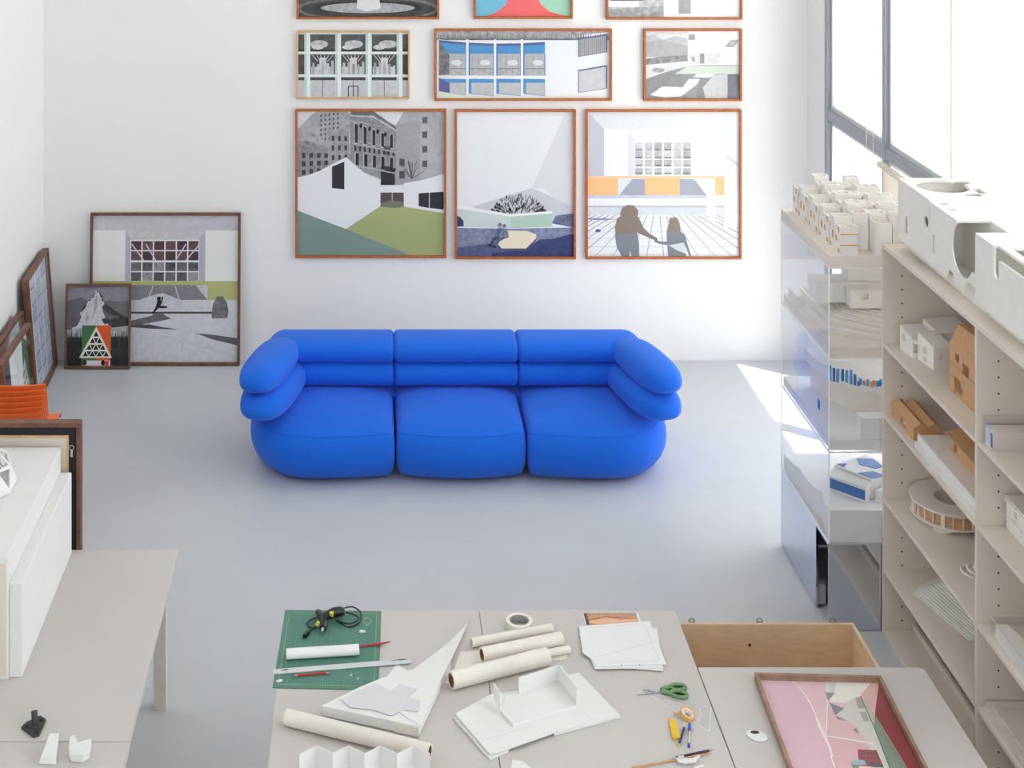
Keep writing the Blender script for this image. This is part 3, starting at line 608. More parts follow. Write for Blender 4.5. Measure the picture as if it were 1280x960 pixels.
# ------------------------------------------------------------------ sofa
sofa = thing('sofa', 'bright blue three-seat sofa with rounded stacked roll cushions on grey floor', 'sofa', (.607, 10.1, 0))
CX = .607
def seat(x0, x1, kind):
    """kind -1 left end, 0 middle, 1 right end"""
    yb, n = 10.62, 14
    pts = []; wts = []
    yf = 9.62
    def add(x, y, w): pts.append((x,y)); wts.append(w)
    if kind == 0:
        for k in range(25):                       # front edge, bulging toward the room
            u = -1+2*k/24; add((x0+x1)/2+u*(x1-x0)/2, yf+.0+.075*abs(u)**2.2, 1 if abs(u) < .93 else .5)
        for k in range(1,12): add(x1, yf+.075+(yb-yf-.075)*k/12, .3)
        add(x1, yb, .3)
        for k in range(1,12): add(x1+(x0-x1)*k/12, yb, .6)
        add(x0, yb, .3)
        for k in range(1,12): add(x0, yb+(yf+.075-yb)*k/12, .3)
    else:
        s = kind; a, b = (x0, x1) if s > 0 else (x1, x0)      # a inner side, b outer side
        seq = []
        L = abs(b-a)
        for k in range(12): u = k/12; seq.append((a+s*L*.55*u, yf+.06*(1-u)**2.2, 1 if k > 0 else .5))
        for k in range(21):                       # broad rounded outer front corner
            t = PI/2*k/20; seq.append((a+s*(L*.55+L*.45*math.sin(t)**.85), yf+.56*(1-math.cos(t)**.85), 1))
        for k in range(1,10): seq.append((b, yf+.56+(yb-.25-yf-.56)*k/10, 1))
        for k in range(8): t = PI/2*k/7; seq.append((b-s*.25*(1-math.cos(t)), yb-.25+.25*math.sin(t), 1))
        for k in range(1,12): seq.append((b-s*.25+(a-b+s*.25)*k/12, yb, .6))
        seq.append((a, yb, .3))
        for k in range(1,12): seq.append((a, yb+(yf+.06-yb)*k/12, .3))
        for q in seq: add(*q)
        if s < 0: pts.reverse(); wts.reverse()
    # even spacing, softly rounded corners
    N = 180; per = [0]
    for i in range(len(pts)): per.append(per[-1]+math.dist(pts[i], pts[(i+1)%len(pts)]))
    out = []; j = 0
    for k in range(N):
        d = per[-1]*k/N
        while per[j+1] < d: j += 1
        u = (d-per[j])/max(1e-9, per[j+1]-per[j]); p, q = pts[j], pts[(j+1)%len(pts)]
        out.append((p[0]+(q[0]-p[0])*u, p[1]+(q[1]-p[1])*u))
    for _ in range(5): out = [((out[i-1][0]+2*out[i][0]+out[(i+1)%N][0])/4, (out[i-1][1]+2*out[i][1]+out[(i+1)%N][1])/4) for i in range(N)]
    pts = out; n = N; nor = []
    for i in range(n):
        tx = pts[(i+1)%n][0]-pts[i-1][0]; ty = pts[(i+1)%n][1]-pts[i-1][1]; l = math.hypot(tx,ty); nor.append((ty/l, -tx/l))
    if sum(m[1]*(p[1]-10.1) for p, m in zip(pts, nor)) < 0: nor = [(-m[0], -m[1]) for m in nor]
    xm, ym = (x0+x1)/2, 10.15
    kl, kr = (1.0 if kind < 0 else .24), (1.0 if kind > 0 else .24)
    xl, xr = min(p[0] for p in pts), max(p[0] for p in pts); yl, yh = min(p[1] for p in pts), max(p[1] for p in pts)
    def ins(p, d):
        x = xm+(p[0]-xm)*(1-(kl*d/(xm-xl) if p[0] < xm else kr*d/(xr-xm)))
        y = ym+(p[1]-ym)*(1-(d/(ym-yl) if p[1] < ym else .5*d/(yh-ym)))
        return x, y
    prof = [(.17,.012),(.13,.014),(.095,.03),(.055,.065),(.023,.11),(.006,.155),(0,.20),(.003,.24),(.012,.275),(.028,.305),(.046,.326),(.066,.340),(.10,.354),(.14,.366),(.17,.373)]
    L = [[(*ins(p, d), z) for p in pts] for d, z in prof]
    c = (xm, ym)
    for t, z in ((.9,.381),(.8,.388),(.7,.394),(.6,.399),(.5,.403),(.4,.406),(.3,.408),(.2,.409),(.1,.410),(.03,.410)):
        L.append([(c[0]+(p[0]-c[0])*t, c[1]+(p[1]-c[1])*t, z) for p in L[14]])
    mb = MB().loops(L); mb.bm.verts.ensure_lookup_table()
    top = mb.bm.verts[13*n:]
    for _ in range(8): bmesh.ops.smooth_vert(mb.bm, verts=top, factor=.5, use_axis_x=True, use_axis_y=True, use_axis_z=True)
    o = mb.build('seat_cushion', 'sofa_fabric', sofa, smooth=True)
    sm = L[10]; MB().tube([(q[0], q[1], q[2]+.001) for q in sm], .0028, 6, True).build('seam', 'sofa_fabric', o, smooth=True)
seat(CX-.435+.003, CX+.435-.003, 0)
seat(CX-1.43, CX-.435-.003, -1)
seat(CX+.435+.003, CX+1.43, 1)
def back_roll(x0, x1, yc, zc, hy, hz, rl, rr):
    L = []
    xs = [(x0+rl*(1-math.cos(a)), rl*(1-math.sin(a))) for a in [PI/2*k/9 for k in range(10)]]+[(x0+rl+(x1-x0-rl-rr)*k/6, 0) for k in range(1,6)]+[(x1-rr*(1-math.cos(a)), rr*(1-math.sin(a))) for a in [PI/2*(9-k)/9 for k in range(10)]]
    e = 2/2.5
    for x, d in xs:
        ring = []
        for k in range(40):
            t = 2*PI*k/40; cy, cz = math.cos(t), math.sin(t)
            ring.append((x, yc+math.copysign(abs(cy)**e, cy)*(hy-d), zc+math.copysign(abs(cz)**e, cz)*(hz-d*.9)))
        L.append(ring)
    MB().loops(L).build('back_cushion', 'sofa_fabric', sofa, smooth=True)
for k in (-1,0,1):
    for (zc, hz, hy, yc, ro) in ((.644,.086,.185,10.44,.13),(.489,.094,.175,10.43,.05)):
        x0, x1 = (CX-.4345, CX+.4345) if k == 0 else ((CX+.4355, CX+1.335) if k > 0 else (CX-1.335, CX-.4355))
        back_roll(x0, x1, yc, zc, hy, hz, ro if k < 0 else .035, ro if k > 0 else .035)
MB().box(CX-1.2, CX+1.2, 10.32, 10.56, .03, .34).build('base_frame', 'sofa_fabric', sofa)
MB().box(CX-1.2, CX+1.2, 10.42, 10.46, .36, .66).build('back_frame', 'sofa_fabric', sofa)
for s in (-1,1):
    for (zc, hz, hx, hy, dx, dy) in ((.650,.101,.150,.40,1.29,10.07),(.485,.110,.170,.43,1.262,10.07)):
        MB().superq((CX+s*dx, dy, zc), (hx, hy, hz), .8, .72, rz=s*.24, nu=64, nv=28).build('armrest_cushion', 'sofa_fabric', sofa, smooth=True)

# ------------------------------------------------------------------ tables
def table(label, x0, x1, y0, y1, legs, m='desk_white', leg='leg_white', name='work_table', group=None, th=.026, lw=.05, corner=0):
    t = thing(name, label, 'table', ((x0+x1)/2, (y0+y1)/2, 0), group=group)
    if corner:
        pts = [(x0,y0),(x1,y0)]+[(x1-corner+corner*math.cos(a*PI/12), y1-corner+corner*math.sin(a*PI/12)) for a in range(7)]+[(x0,y1)]
        MB().prism(pts, .74-th, .74).build('tabletop', m, t, bevel=.002)
    else: MB().box(x0, x1, y0, y1, .74-th, .74).build('tabletop', m, t, bevel=.0025)
    for x, y in legs:
        MB().box(x-lw/2, x+lw/2, y-lw/2, y+lw/2, 0, .74-th).build('leg', leg, t, bevel=.002)
    return t
def corners(x0, x1, y0, y1, i=.12): return [(x0+i,y0+i),(x1-i,y0+i),(x1-i,y1-i),(x0+i,y1-i)]
table('white table under the green cutting mat, left half of the central pair', -.397, .505, 5.03, 6.832, corners(-.397,.505,5.03,6.832))
table('white table under the scissors and pens, right half of the central pair', .510, 1.421, 5.03, 6.832, corners(.510,1.421,5.03,6.832))
table('white table with one rounded corner under the pink framed picture', 1.425, 2.405, 4.60, 6.375, corners(1.425,2.405,4.60,6.375,.16), corner=.03)
table('white table below the big white block model at left', -2.46, -.960, 5.871, 7.383, [(-2.38,5.95),(-1.04,5.95),(-1.04,7.30),(-2.38,7.30)], lw=.06)
table('white table at bottom left holding two broken plaster pieces', -2.46, -.957, 4.36, 5.866, [(-2.38,4.44),(-1.04,4.44),(-1.04,5.79),(-2.38,5.79)], lw=.06)

# ------------------------------------------------------------------ left side
T = .74
wb = thing('block_model', 'big white stepped block model on the left table', 'model', (-1.75, 6.8, T))
MB().box(-2.2, -1.549, 6.28, 7.36, T, 1.266).build('upper_block', 'card_white', wb, bevel=.004)
MB().box(-1.549, -1.493, 6.30, 7.35, T, 1.145).build('lower_block', 'card_white', wb, bevel=.004)
MB().box(-2.2, -1.555, 6.2765, 6.2805, T+.02, 1.24).build('end_panel', 'shelf_white', wb)
# lattice dome
ld = thing('lattice_dome_model', 'white faceted lattice dome model lying on the white block model', 'model', (-1.885, 6.93, 1.266))
bm = bmesh.new(); bmesh.ops.create_icosphere(bm, subdivisions=2, radius=.215)
bmesh.ops.delete(bm, geom=[v for v in bm.verts if v.co.z < -.03], context='VERTS')
bm.faces.ensure_lookup_table()
res = bmesh.ops.inset_individual(bm, faces=bm.faces[:], thickness=.016)
inner = [f for f in bm.faces if len(f.verts) == 3]
bmesh.ops.delete(bm, geom=[f for i, f in enumerate(inner) if i % 3 != 0], context='FACES_ONLY')
for v in bm.verts: v.co.z += .03
me = bpy.data.meshes.new('lattice'); bm.to_mesh(me); bm.free()
o = bpy.data.objects.new('lattice', me); COL.objects.link(o); finish(o, 'card_white', ld, local=True)
sd = o.modifiers.new('solid', 'SOLIDIFY'); sd.thickness = .008; sd.offset = -1
zmin = min(v.co.z for v in me.vertices)
me.transform(Matrix.Translation((0,0,-zmin+.004)))
# big frame seen from behind
fb = thing('picture_frame_back', 'large walnut frame seen from behind with black backing, behind white block model', 'picture', (-2.0, 7.43, 0))
x0, x1, zt, y0, y1 = -2.56, -1.458, 1.368, 7.40, 7.455
MB().box(x0, x1, y0, y1, zt-.022, zt).box(x0, x0+.022, y0, y1, 0, zt-.022).box(x1-.022, x1, y0, y1, 0, zt-.022).box(x0+.022, x1-.022, y0, y1, 0, .022).build('frame', 'walnut', fb, bevel=.002)
MB().box(x0+.022, x1-.022, y0+.012, y1-.004, .022, zt-.022).build('backing_board', 'black_board', fb)
ix0, ix1, iz1 = x0+.085, x1-.062, zt-.064
MB().box(ix0, ix1, y0+.004, y0+.012, iz1-.011, iz1).box(ix1-.013, ix1, y0+.004, y0+.012, .08, iz1-.011).box(ix0, ix0+.013, y0+.004, y0+.012, .08, iz1-.011).build('inner_frame', 'pale_oak', fb)
MB().box(ix0+.013, ix1-.013, y0+.007, y0+.0118, .08, iz1-.011).build('panel', 'shelf_white', fb)
h = MB().box(-1.511, -1.499, y0+.008, y0+.012, 1.195, 1.235)
h.tube([(-1.505+.011*math.cos(a*PI/6), y0+.008, 1.243+.012*math.sin(a*PI/6)) for a in range(12)], .0025, 6, True)
h.build('hanger', 'chrome', fb)
# bracket and plaster pieces
bk = thing('metal_bracket', 'dark triangular metal bracket with three bolt holes on the left table', 'bracket', (-1.37, 5.95, T))
tri = [(-1.412,5.945),(-1.350,5.888),(-1.328,5.897),(-1.322,5.995),(-1.352,6.02),(-1.40,5.975)]
pl = MB().prism(tri, T+.001, T+.012).build('base_plate', 'iron_dark', bk, bevel=.002)
for x, y in ((-1.390,5.948),(-1.343,5.912),(-1.340,5.985)):
    MB().tube([(x,y,T+.010),(x,y,T+.016)], .009, 12).build('bolt', 'black_plastic', pl)
MB().tube([(-1.362,5.962,T+.01),(-1.362,5.966,T+.03),(-1.368,5.985,T+.05)], .013, 10).build('post', 'iron_dark', bk, smooth='auto')
def blob(name, label, mbuild, m, loc, group=None):
    t = mbuild.build(name, m, None, smooth='auto', bevel=.004); tag(t, label, 'fragment', group); return t
pa = MB().hexa([(-1.295,5.725,T+.001),(-1.222,5.722,T+.001),(-1.243,5.862,T+.001),(-1.290,5.860,T+.001)], [(-1.285,5.735,T+.03),(-1.228,5.735,T+.032),(-1.238,5.845,T+.05),(-1.275,5.845,T+.05)])
blob('plaster_fragment', 'wedge-shaped white plaster fragment on the bottom-left table', pa, 'card_white', None, 'plaster fragments on the table')
pts = [(-1.17,5.74),(-1.12,5.735),(-1.10,5.76),(-1.105,5.835),(-1.13,5.825),(-1.155,5.815),(-1.18,5.862),(-1.195,5.845),(-1.185,5.77)]
blob('plaster_fragment', 'jagged white plaster fragment with raised spur on the bottom-left table', MB().prism(pts, T+.001, T+.035), 'card_white', None, 'plaster fragments on the table')

# stacked chairs
def chair_parts():
    t = thing('stacking_chair', '', 'chair', (-2.16, 8.95, 0), group='orange chairs stacked on the floor')
    def shell(rows, th, nm, n=11):
        mb = MB(); A = []; B = []
        for (half, y, z, cup, ny, nz) in rows:
            ra = []; rb = []
            for k in range(n):
                u = -1+2*k/(n-1); x = half*u; e = cup*u*u
                ra.append(mb.bm.verts.new((x, y+e*ny, z+e*nz))); rb.append(mb.bm.verts.new((x, y+e*ny-th*ny, z+e*nz-th*nz)))
            A.append(ra); B.append(rb)
        fs = []
        for i in range(len(A)-1):
            for k in range(n-1):
                fs.append(mb.bm.faces.new((A[i][k],A[i][k+1],A[i+1][k+1],A[i+1][k]))); fs.append(mb.bm.faces.new((B[i][k],B[i+1][k],B[i+1][k+1],B[i][k+1])))
            for k in (0,n-1): fs.append(mb.bm.faces.new((A[i][k],A[i+1][k],B[i+1][k],B[i][k])))
        for i in (0,-1):
            for k in range(n-1): fs.append(mb.bm.faces.new((A[i][k],A[i][k+1],B[i][k+1],B[i][k])))
        bmesh.ops.recalc_face_normals(mb.bm, faces=fs)
        return mb.build(nm, 'orange_shell', t, smooth='auto', local=True)
    shell([(.20,-.155,.47,.02,0,1),(.20,-.08,.458,.016,0,1),(.198,.05,.462,.012,0,1),(.192,.20,.474,.010,0,1),(.187,.29,.478,.006,0,1),(.184,.33,.468,0,.3,.95),(.182,.345,.44,0,1,.2)], .006, 'seat')
    shell([(.205,-.165,.46,.03,1,.2),(.21,-.185,.56,.034,1,.1),(.212,-.20,.70,.036,1,.1),(.208,-.212,.80,.034,1,.1),(.200,-.217,.862,.03,1,.1)], .011, 'backrest')
    for sx in (-1,1):
        MB().tube([(sx*.18,.22,.43),(sx*.215,.24,.2),(sx*.225,.25,.0)], .009, 8).build('leg', 'chrome', t, smooth='auto', local=True)
        MB().tube([(sx*.18,-.12,.43),(sx*.215,-.18,.2),(sx*.225,-.21,.0)], .009, 8).build('leg', 'chrome', t, smooth='auto', local=True)
    return t
ch = chair_parts()
names = ['lowest', 'second from the bottom', 'third from the bottom', 'third from the top', 'second from the top', 'topmost']
for k in range(6):
    lb = 'orange plastic chair, %s of the stack behind the frame' % names[k]
    if k == 0: ch['label'] = lb
    else: copy_tree(ch, loc=(-2.16, 8.95+.022*k, .0255*k), label=lb)

# ------------------------------------------------------------------ things on the central tables
Z = T+.001
cm = thing('cutting_mat', 'worn green cutting mat with fine grid on the table corner', 'cutting mat', (-.18, 6.53, Z))
MB().prism([(-.392,6.823),(-.412,6.222),(.038,6.206),(.054,6.812)], Z, Z+.003).build('mat_sheet', 'cutting_green', cm)
def strips(mb, pts, w, z):
    for (xa,ya),(xb,yb) in zip(pts, pts[1:]):
        L = math.hypot(xb-xa,yb-ya); nx, ny = -(yb-ya)/L*w/2, (xb-xa)/L*w/2
        mb.prism([(xa+nx,ya+ny),(xa-nx,ya-ny),(xb-nx,yb-ny),(xb+nx,yb+ny)], z, z+.0003)
    return mb
mat('mat_line', (150,176,120), .6, noise=.1)
strips(MB(), [(-.372,6.80),(-.390,6.245),(.018,6.232),(.032,6.79),(-.372,6.80)], .003, Z+.003).build('printed_border', 'mat_line', cm)
strips(MB(), [(-.012,6.762),(.008,6.728),(-.012,6.694),(-.032,6.728),(-.012,6.762)], .004, Z+.003).build('printed_mark', 'mat_line', cm)
ZM = Z+.0035
scr = [[(-.05,6.635),(-.035,6.628),(-.028,6.636),(-.018,6.633),(-.02,6.642),(-.04,6.645)], [(-.085,6.30),(-.075,6.298),(-.078,6.31)], [(-.055,6.28),(-.05,6.275),(-.047,6.283)], [(-.40,6.26),(-.38,6.258),(-.372,6.268),(-.385,6.27)]]
for pts, lb in zip(scr, ('curled white paper scrap near the mat diamond', 'tiny white paper crumb on the mat below the ruler', 'tiny white paper crumb beside another at the mat edge', 'small white paper scrap in the near left mat corner')):
    tag(MB().prism(pts, ZM, ZM+.006).build('paper_scrap', 'paper'), lb, 'paper scrap', 'paper scraps on the cutting mat')
# hot glue gun
gg = thing('glue_gun', 'black hot glue gun with lime trigger on the cutting mat', 'glue gun', (-.19, 6.72, ZM))
MB().tube([(-.118,6.765,ZM+.024),(-.135,6.762,ZM+.026),(-.165,6.75,ZM+.027),(-.195,6.725,ZM+.027),(-.215,6.70,ZM+.025)], [.016,.0205,.022,.02,.017], 12).build('handle', 'black_plastic', gg, smooth='auto')
MB().tube([(-.238,6.765,ZM+.022),(-.225,6.735,ZM+.023),(-.212,6.695,ZM+.023),(-.208,6.655,ZM+.021),(-.212,6.63,ZM+.019)], [.013,.016,.02,.019,.014], 12).build('barrel', 'black_plastic', gg, smooth='auto')
MB().tube([(-.212,6.632,ZM+.018),(-.214,6.612,ZM+.016)], [.010,.004], 10).build('nozzle', 'steel', gg, smooth='auto')
MB().tube([(-.238,6.66,ZM+.02),(-.232,6.66,ZM+.034)], [.010,.008], 10).build('knob', 'lime_plastic', gg, smooth='auto')
MB().prism([(-.185,6.715),(-.165,6.722),(-.170,6.695)], ZM+.034, ZM+.05).build('trigger', 'lime_plastic', gg)
def spline(P, n=10):
    P = [Vector(p) for p in P]; out = []
    for i in range(len(P)-1):
        a, b, c, d = P[max(i-1,0)], P[i], P[i+1], P[min(i+2,len(P)-1)]
        for k in range(n):
            t = k/n; out.append(.5*((2*b)+(c-a)*t+(2*a-5*b+4*c-d)*t*t+(3*b-a-3*c+d)*t**3))
    return out+[P[-1]]
MB().tube(spline([(-.113,6.785,ZM+.03),(-.08,6.825,ZM+.012),(-.045,6.80,ZM+.005),(-.040,6.74,ZM+.005),(-.06,6.69,ZM+.005),(-.10,6.672,ZM+.005),(-.15,6.72,ZM+.008),(-.135,6.70,ZM+.012),(-.09,6.685,ZM+.012),(-.052,6.72,ZM+.012),(-.065,6.755,ZM+.012),(-.112,6.765,ZM+.02)], 8), .0035, 6).build('cord', 'black_plastic', gg, smooth='auto')
MB().tube(spline([(-.235,6.74,ZM+.012),(-.272,6.73,ZM+.005),(-.285,6.695,ZM+.005),(-.265,6.665,ZM+.006),(-.235,6.67,ZM+.01),(-.26,6.65,ZM+.006),(-.278,6.62,ZM+.007)], 8), .0035, 6).build('cord', 'black_plastic', gg, smooth='auto')
MB().tube([(-.275,6.628,ZM+.009),(-.292,6.588,ZM+.009)], [.008,.010], 8).tube([(-.288,6.592,ZM+.009),(-.296,6.57,ZM+.009)], .002, 6).build('plug', 'black_plastic', gg, smooth='auto')
# rolled paper on the mat, brush, ruler
def roll(label, p0, p1, r, core=None, m='tracing_paper', group='rolls of paper on the central tables', flat=1.0, flap=None):
    t = thing('paper_roll', label, 'paper roll', p0, group=group)
    mb = MB().pipe(p0, p1, r, r*.78, 22)
    if flat != 1: bmesh.ops.scale(mb.bm, verts=mb.bm.verts, vec=(1,1,flat), space=Matrix.Translation((0,0,-(p0[2]-r))))
    mb.build('rolled_sheet', m, t, smooth='auto')
    if core: MB().pipe(p0, p1, r*.78, r*.62, 18).build('core', core, t, smooth='auto')
    if flap: MB().prism(flap, Z, Z+.0012).build('loose_end', m, t)
    return t
roll('flattened white paper roll lying on the green cutting mat', (-.365,6.43,ZM+.026), (-.048,6.465,ZM+.026), .026, flat=.8, m='paper')
br = thing('paint_brush', 'thin red-handled brush poking out of the flattened roll', 'brush', (.02, 6.53, ZM))
MB().tube([(-.05,6.513,ZM+.006),(.05,6.535,ZM+.006),(.078,6.545,ZM+.006)], [.004,.005,.003], 8).build('handle', 'red_paint', br, smooth='auto')
MB().tube([(.078,6.545,ZM+.006),(.094,6.551,ZM+.006)], [.003,.001], 8).build('bristles', 'bristle', br, smooth='auto')
rl = thing('ruler', 'long grey metal ruler across the green cutting mat', 'ruler', (-.12, 6.37, ZM))
MB().prism([(-.420,6.346),(-.413,6.312),(.184,6.394),(.176,6.428)], ZM, ZM+.004).build('blade', 'window_grey_light', rl, bevel=.001)
MB().prism([(-.385,6.336),(-.36,6.338),(-.35,6.345),(-.36,6.345)], ZM+.004, ZM+.005).prism([(.09,6.408),(.14,6.414),(.165,6.418),(.14,6.42)], ZM+.004, ZM+.005).build('cutout', 'dark_gap', rl)
def pencil(name, label, a, b, r, body, tip, cat='pencil', z=Z, group=None, end=None):
    t = thing(name, label, cat, (a[0],a[1],z), group=group); a = Vector((a[0],a[1],z+r)); b = Vector((b[0],b[1],z+r)); d = b-a
    MB().tube([a+d*.08, a+d*.88], r, 8).build('barrel', body, t, smooth='auto')
    MB().tube([a+d*.88, b], [r, r*.15], 8).build('tip', tip, t, smooth='auto')
    MB().tube([a, a+d*.08], r, 8).build('end_cap', end or body, t, smooth='auto')
    return t
pencil('pencil', 'red pencil lying against the ruler on the green mat', (-.322,6.298), (-.170,6.321), .0045, 'red_paint', 'pencil_wood', z=ZM, end='pencil_wood')
# white foam-board box with sheets
fb2 = thing('card_box', 'flat white card box with a folded lid beside the cutting mat', 'box', (.08, 6.1, Z))
MB().prism([(-.199,6.028),(.197,5.891),(.352,6.36),(.05,6.22),(-.05,6.15)], Z+.0035, T+.046).build('tray', 'card_white', fb2, bevel=.002)
MB().prism([(.098,5.9215),(.196,5.8875),(.1965,5.8895),(.0985,5.9235)], Z+.004, T+.042).build('label_patch', 'tracing_paper', fb2)
MB().hexa([(.02,6.09,T+.0470),(.205,5.89,T+.0470),(.452,6.705,T+.012),(.345,6.53,T+.012),(.19,6.31,T+.03)], [(.02,6.09,T+.0485),(.205,5.89,T+.0485),(.452,6.705,T+.0135),(.345,6.53,T+.0135),(.19,6.31,T+.0315)]).build('lid_sheet', 'card_white', fb2)
tag(MB().prism([(.03,6.215),(.119,6.395),(.20,6.305),(.12,6.23)], Z, Z+.0015).build('card_sheet', 'card_white'), 'white card corner tucked under the ruler beside the cutting mat', 'card sheet')
tag(MB().prism([(-.116,6.061),(-.081,6.010),(.014,5.995),(.087,5.953),(.112,5.975),(.140,5.992),(.197,5.982),(.209,6.055),(.157,6.081),(.196,6.133),(.128,6.169),(.089,6.122),(.027,6.172),(-.036,6.133)], T+.0492, T+.0507).build('card_cutout', 'grey_paper'), 'irregular white paper cutout lying on the card box', 'paper cutout')
# zigzag card
zz = [(-.266,5.557),(-.202,5.608),(-.140,5.564),(-.080,5.608),(-.019,5.561),(.044,5.608),(.104,5.560),(.168,5.606),(.229,5.560)]
zc = MB()
for (xa,ya),(xb,yb) in zip(zz, zz[1:]): zc.prism([(xa,ya),(xb,yb),(xb,yb+.003),(xa,ya+.003)], Z, .89)
tag(zc.build('folded_card', 'card_white'), 'white card folded into an upright zigzag at the table front', 'folded card')
roll('long cream paper roll with brown core in front of the card box', (-.34,5.975,Z+.031), (.236,5.752,Z+.031), .031, 'brown_core')
roll('cream paper roll with brown core, nearest of the central bundle', (.345,6.217,Z+.036), (.775,6.395,Z+.036), .036, 'brown_core', flap=[(.32,6.25),(.36,6.34),(.80,6.47),(.88,6.48),(.86,6.43),(.70,6.40)])
roll('cream paper roll with brown core, middle of the central bundle', (.49,6.412,Z+.031), (.853,6.535,Z+.031), .031, 'brown_core', flap=[(.365,6.355),(.40,6.49),(.62,6.51),(.60,6.42)])
roll('thin white paper roll, farthest of the central bundle', (.452,6.525,Z+.020), (.825,6.640,Z+.020), .020)
roll('slim cream paper roll poking out between the two cored rolls', (.60,6.392,Z+.018), (.882,6.478,Z+.018), .016)
tp = thing('tape_roll', 'white roll of masking tape with dark core behind the paper rolls', 'tape', (.681, 6.68, Z))
MB().pipe((.681,6.68,Z), (.681,6.68,Z+.036), .060, .045, 36).build('tape', 'tape_white', tp, smooth='auto')
mat('tape_core', (168,166,168), .7, noise=.15, scale=90)
MB().pipe((.681,6.68,Z+.001), (.681,6.68,Z+.034), .045, .041, 36).build('core', 'tape_core', tp, smooth='auto')
# photograph and papers
ph = thing('photograph', 'orange-brown photograph with white edge under the stacked drawings', 'photograph', (1.11, 6.75, Z))
MB().prism([(.985,6.70),(1.245,6.70),(1.244,6.800),(.988,6.796)], Z, Z+.001).build('sheet', 'paper', ph)
pp = Print(0,0,100,40).bg((206,150,118),.15).poly([(0,0),(30,8),(60,2),(100,10),(100,0)],(170,150,140),.2).poly([(0,30),(40,16),(70,24),(100,14),(100,26),(60,34),(20,38)],(232,184,152),.1).line([(0,26),(40,12),(100,20)],2,(120,96,84)).rect(0,0,6,40,(90,84,84))
me = pp.mesh(.243,.098); me.transform(Matrix.Translation((1.112,6.70,Z+.0015)) @ Matrix.Rotation(-PI/2, 4, 'X')); o = bpy.data.objects.new('print', me); COL.objects.link(o); finish(o, 'printed_ink', ph)
if me.polygons[0].normal.z < 0: me.flip_normals()
dk = mat('drawing_line', (212,213,217), .8, noise=.05)
for k, (pts, lb) in enumerate((([(.985,6.375),(1.268,6.335),(1.305,6.668),(1.0,6.66)], 'white drawing sheet, lowest of the stack beside the scissors'),
                  ([(.944,6.612),(1.245,6.676),(1.272,6.352),(.975,6.345)], 'white drawing sheet, second in the stack beside the scissors'),
                  ([(.952,6.668),(1.282,6.712),(1.288,6.374),(.982,6.355),(.972,6.411),(.937,6.457)], 'white drawing sheet with fold, topmost of the stack beside the scissors'))):
    z = Z+.0045+.0035*k
    t = thing('drawing_sheet', lb, 'paper', (1.12, 6.5, z), group='drawing sheets on the right central table')
    MB().prism(pts, z, z+.0022).build('sheet', 'paper', t)
    if k == 2:
        strips(MB(), [(1.0,6.655),(1.25,6.69),(1.262,6.40),(1.03,6.385)], .0018, z+.0023).build('printed_lines', 'drawing_line', t)
        strips(MB(), [(.975,6.42),(1.05,6.45),(1.262,6.54)], .0022, z+.0023).build('fold', 'drawing_line', t)
        MB().box(1.09,1.094,6.36,6.366,z+.0022,z+.0025).box(1.17,1.174,6.364,6.37,z+.0022,z+.0025).build('printed_ticks', 'dark_gap', t)
# flat building model of foam board
fm = thing('foam_board_model', 'white foam-board building model with low walls in the table centre', 'model', (.68, 6.05, Z))
MB().prism([(.741,5.900),(1.028,6.017),(.900,6.315),(.72,6.24)], Z, Z+.012).build('base_board', 'card_white', fm, bevel=.001)
MB().prism([(.346,6.014),(.36,5.97),(.472,5.748),(.497,5.766),(.55,5.80),(.44,6.06)], Z, Z+.010).build('base_board', 'card_white', fm, bevel=.001)
MB().prism([(.350,6.016),(.472,5.762),(.497,5.770),(.908,5.985),(.78,6.20),(.513,6.152)], Z+.0122, Z+.020).build('base_board', 'card_white', fm, bevel=.001)
strips(MB(), [(.465,5.85),(.66,5.935)], .0018, Z+.0201).build('score_line', 'drawing_line', fm)
MB().prism([(.535,6.018),(.579,5.926),(.862,6.052),(.812,6.222),(.624,6.128),(.573,6.120)], Z+.0202, Z+.034).build('floor_slab', 'card_white', fm, bevel=.001)
def wallp(a, b, th, z0, z1):
    L = math.hypot(b[0]-a[0], b[1]-a[1]); nx, ny = -(b[1]-a[1])/L*th, (b[0]-a[0])/L*th
    return MB().prism([a, b, (b[0]+nx,b[1]+ny), (a[0]+nx,a[1]+ny)], z0, z1)
for a, b in (((.624,6.125),(.803,6.216)), ((.803,6.214),(.857,6.058)), ((.857,6.058),(.848,6.045)), ((.512,6.088),(.535,6.018))):
    wallp(a, b, .007, Z+.034, Z+.100).build('wall', 'card_white', fm, bevel=.001)
tag(MB().prism([(.55,5.70),(.635,5.69),(.60,5.74),(.56,5.75)], Z, Z+.004).build('card_scrap', 'card_white'), 'small white card scrap at the bottom table seam', 'card scrap')
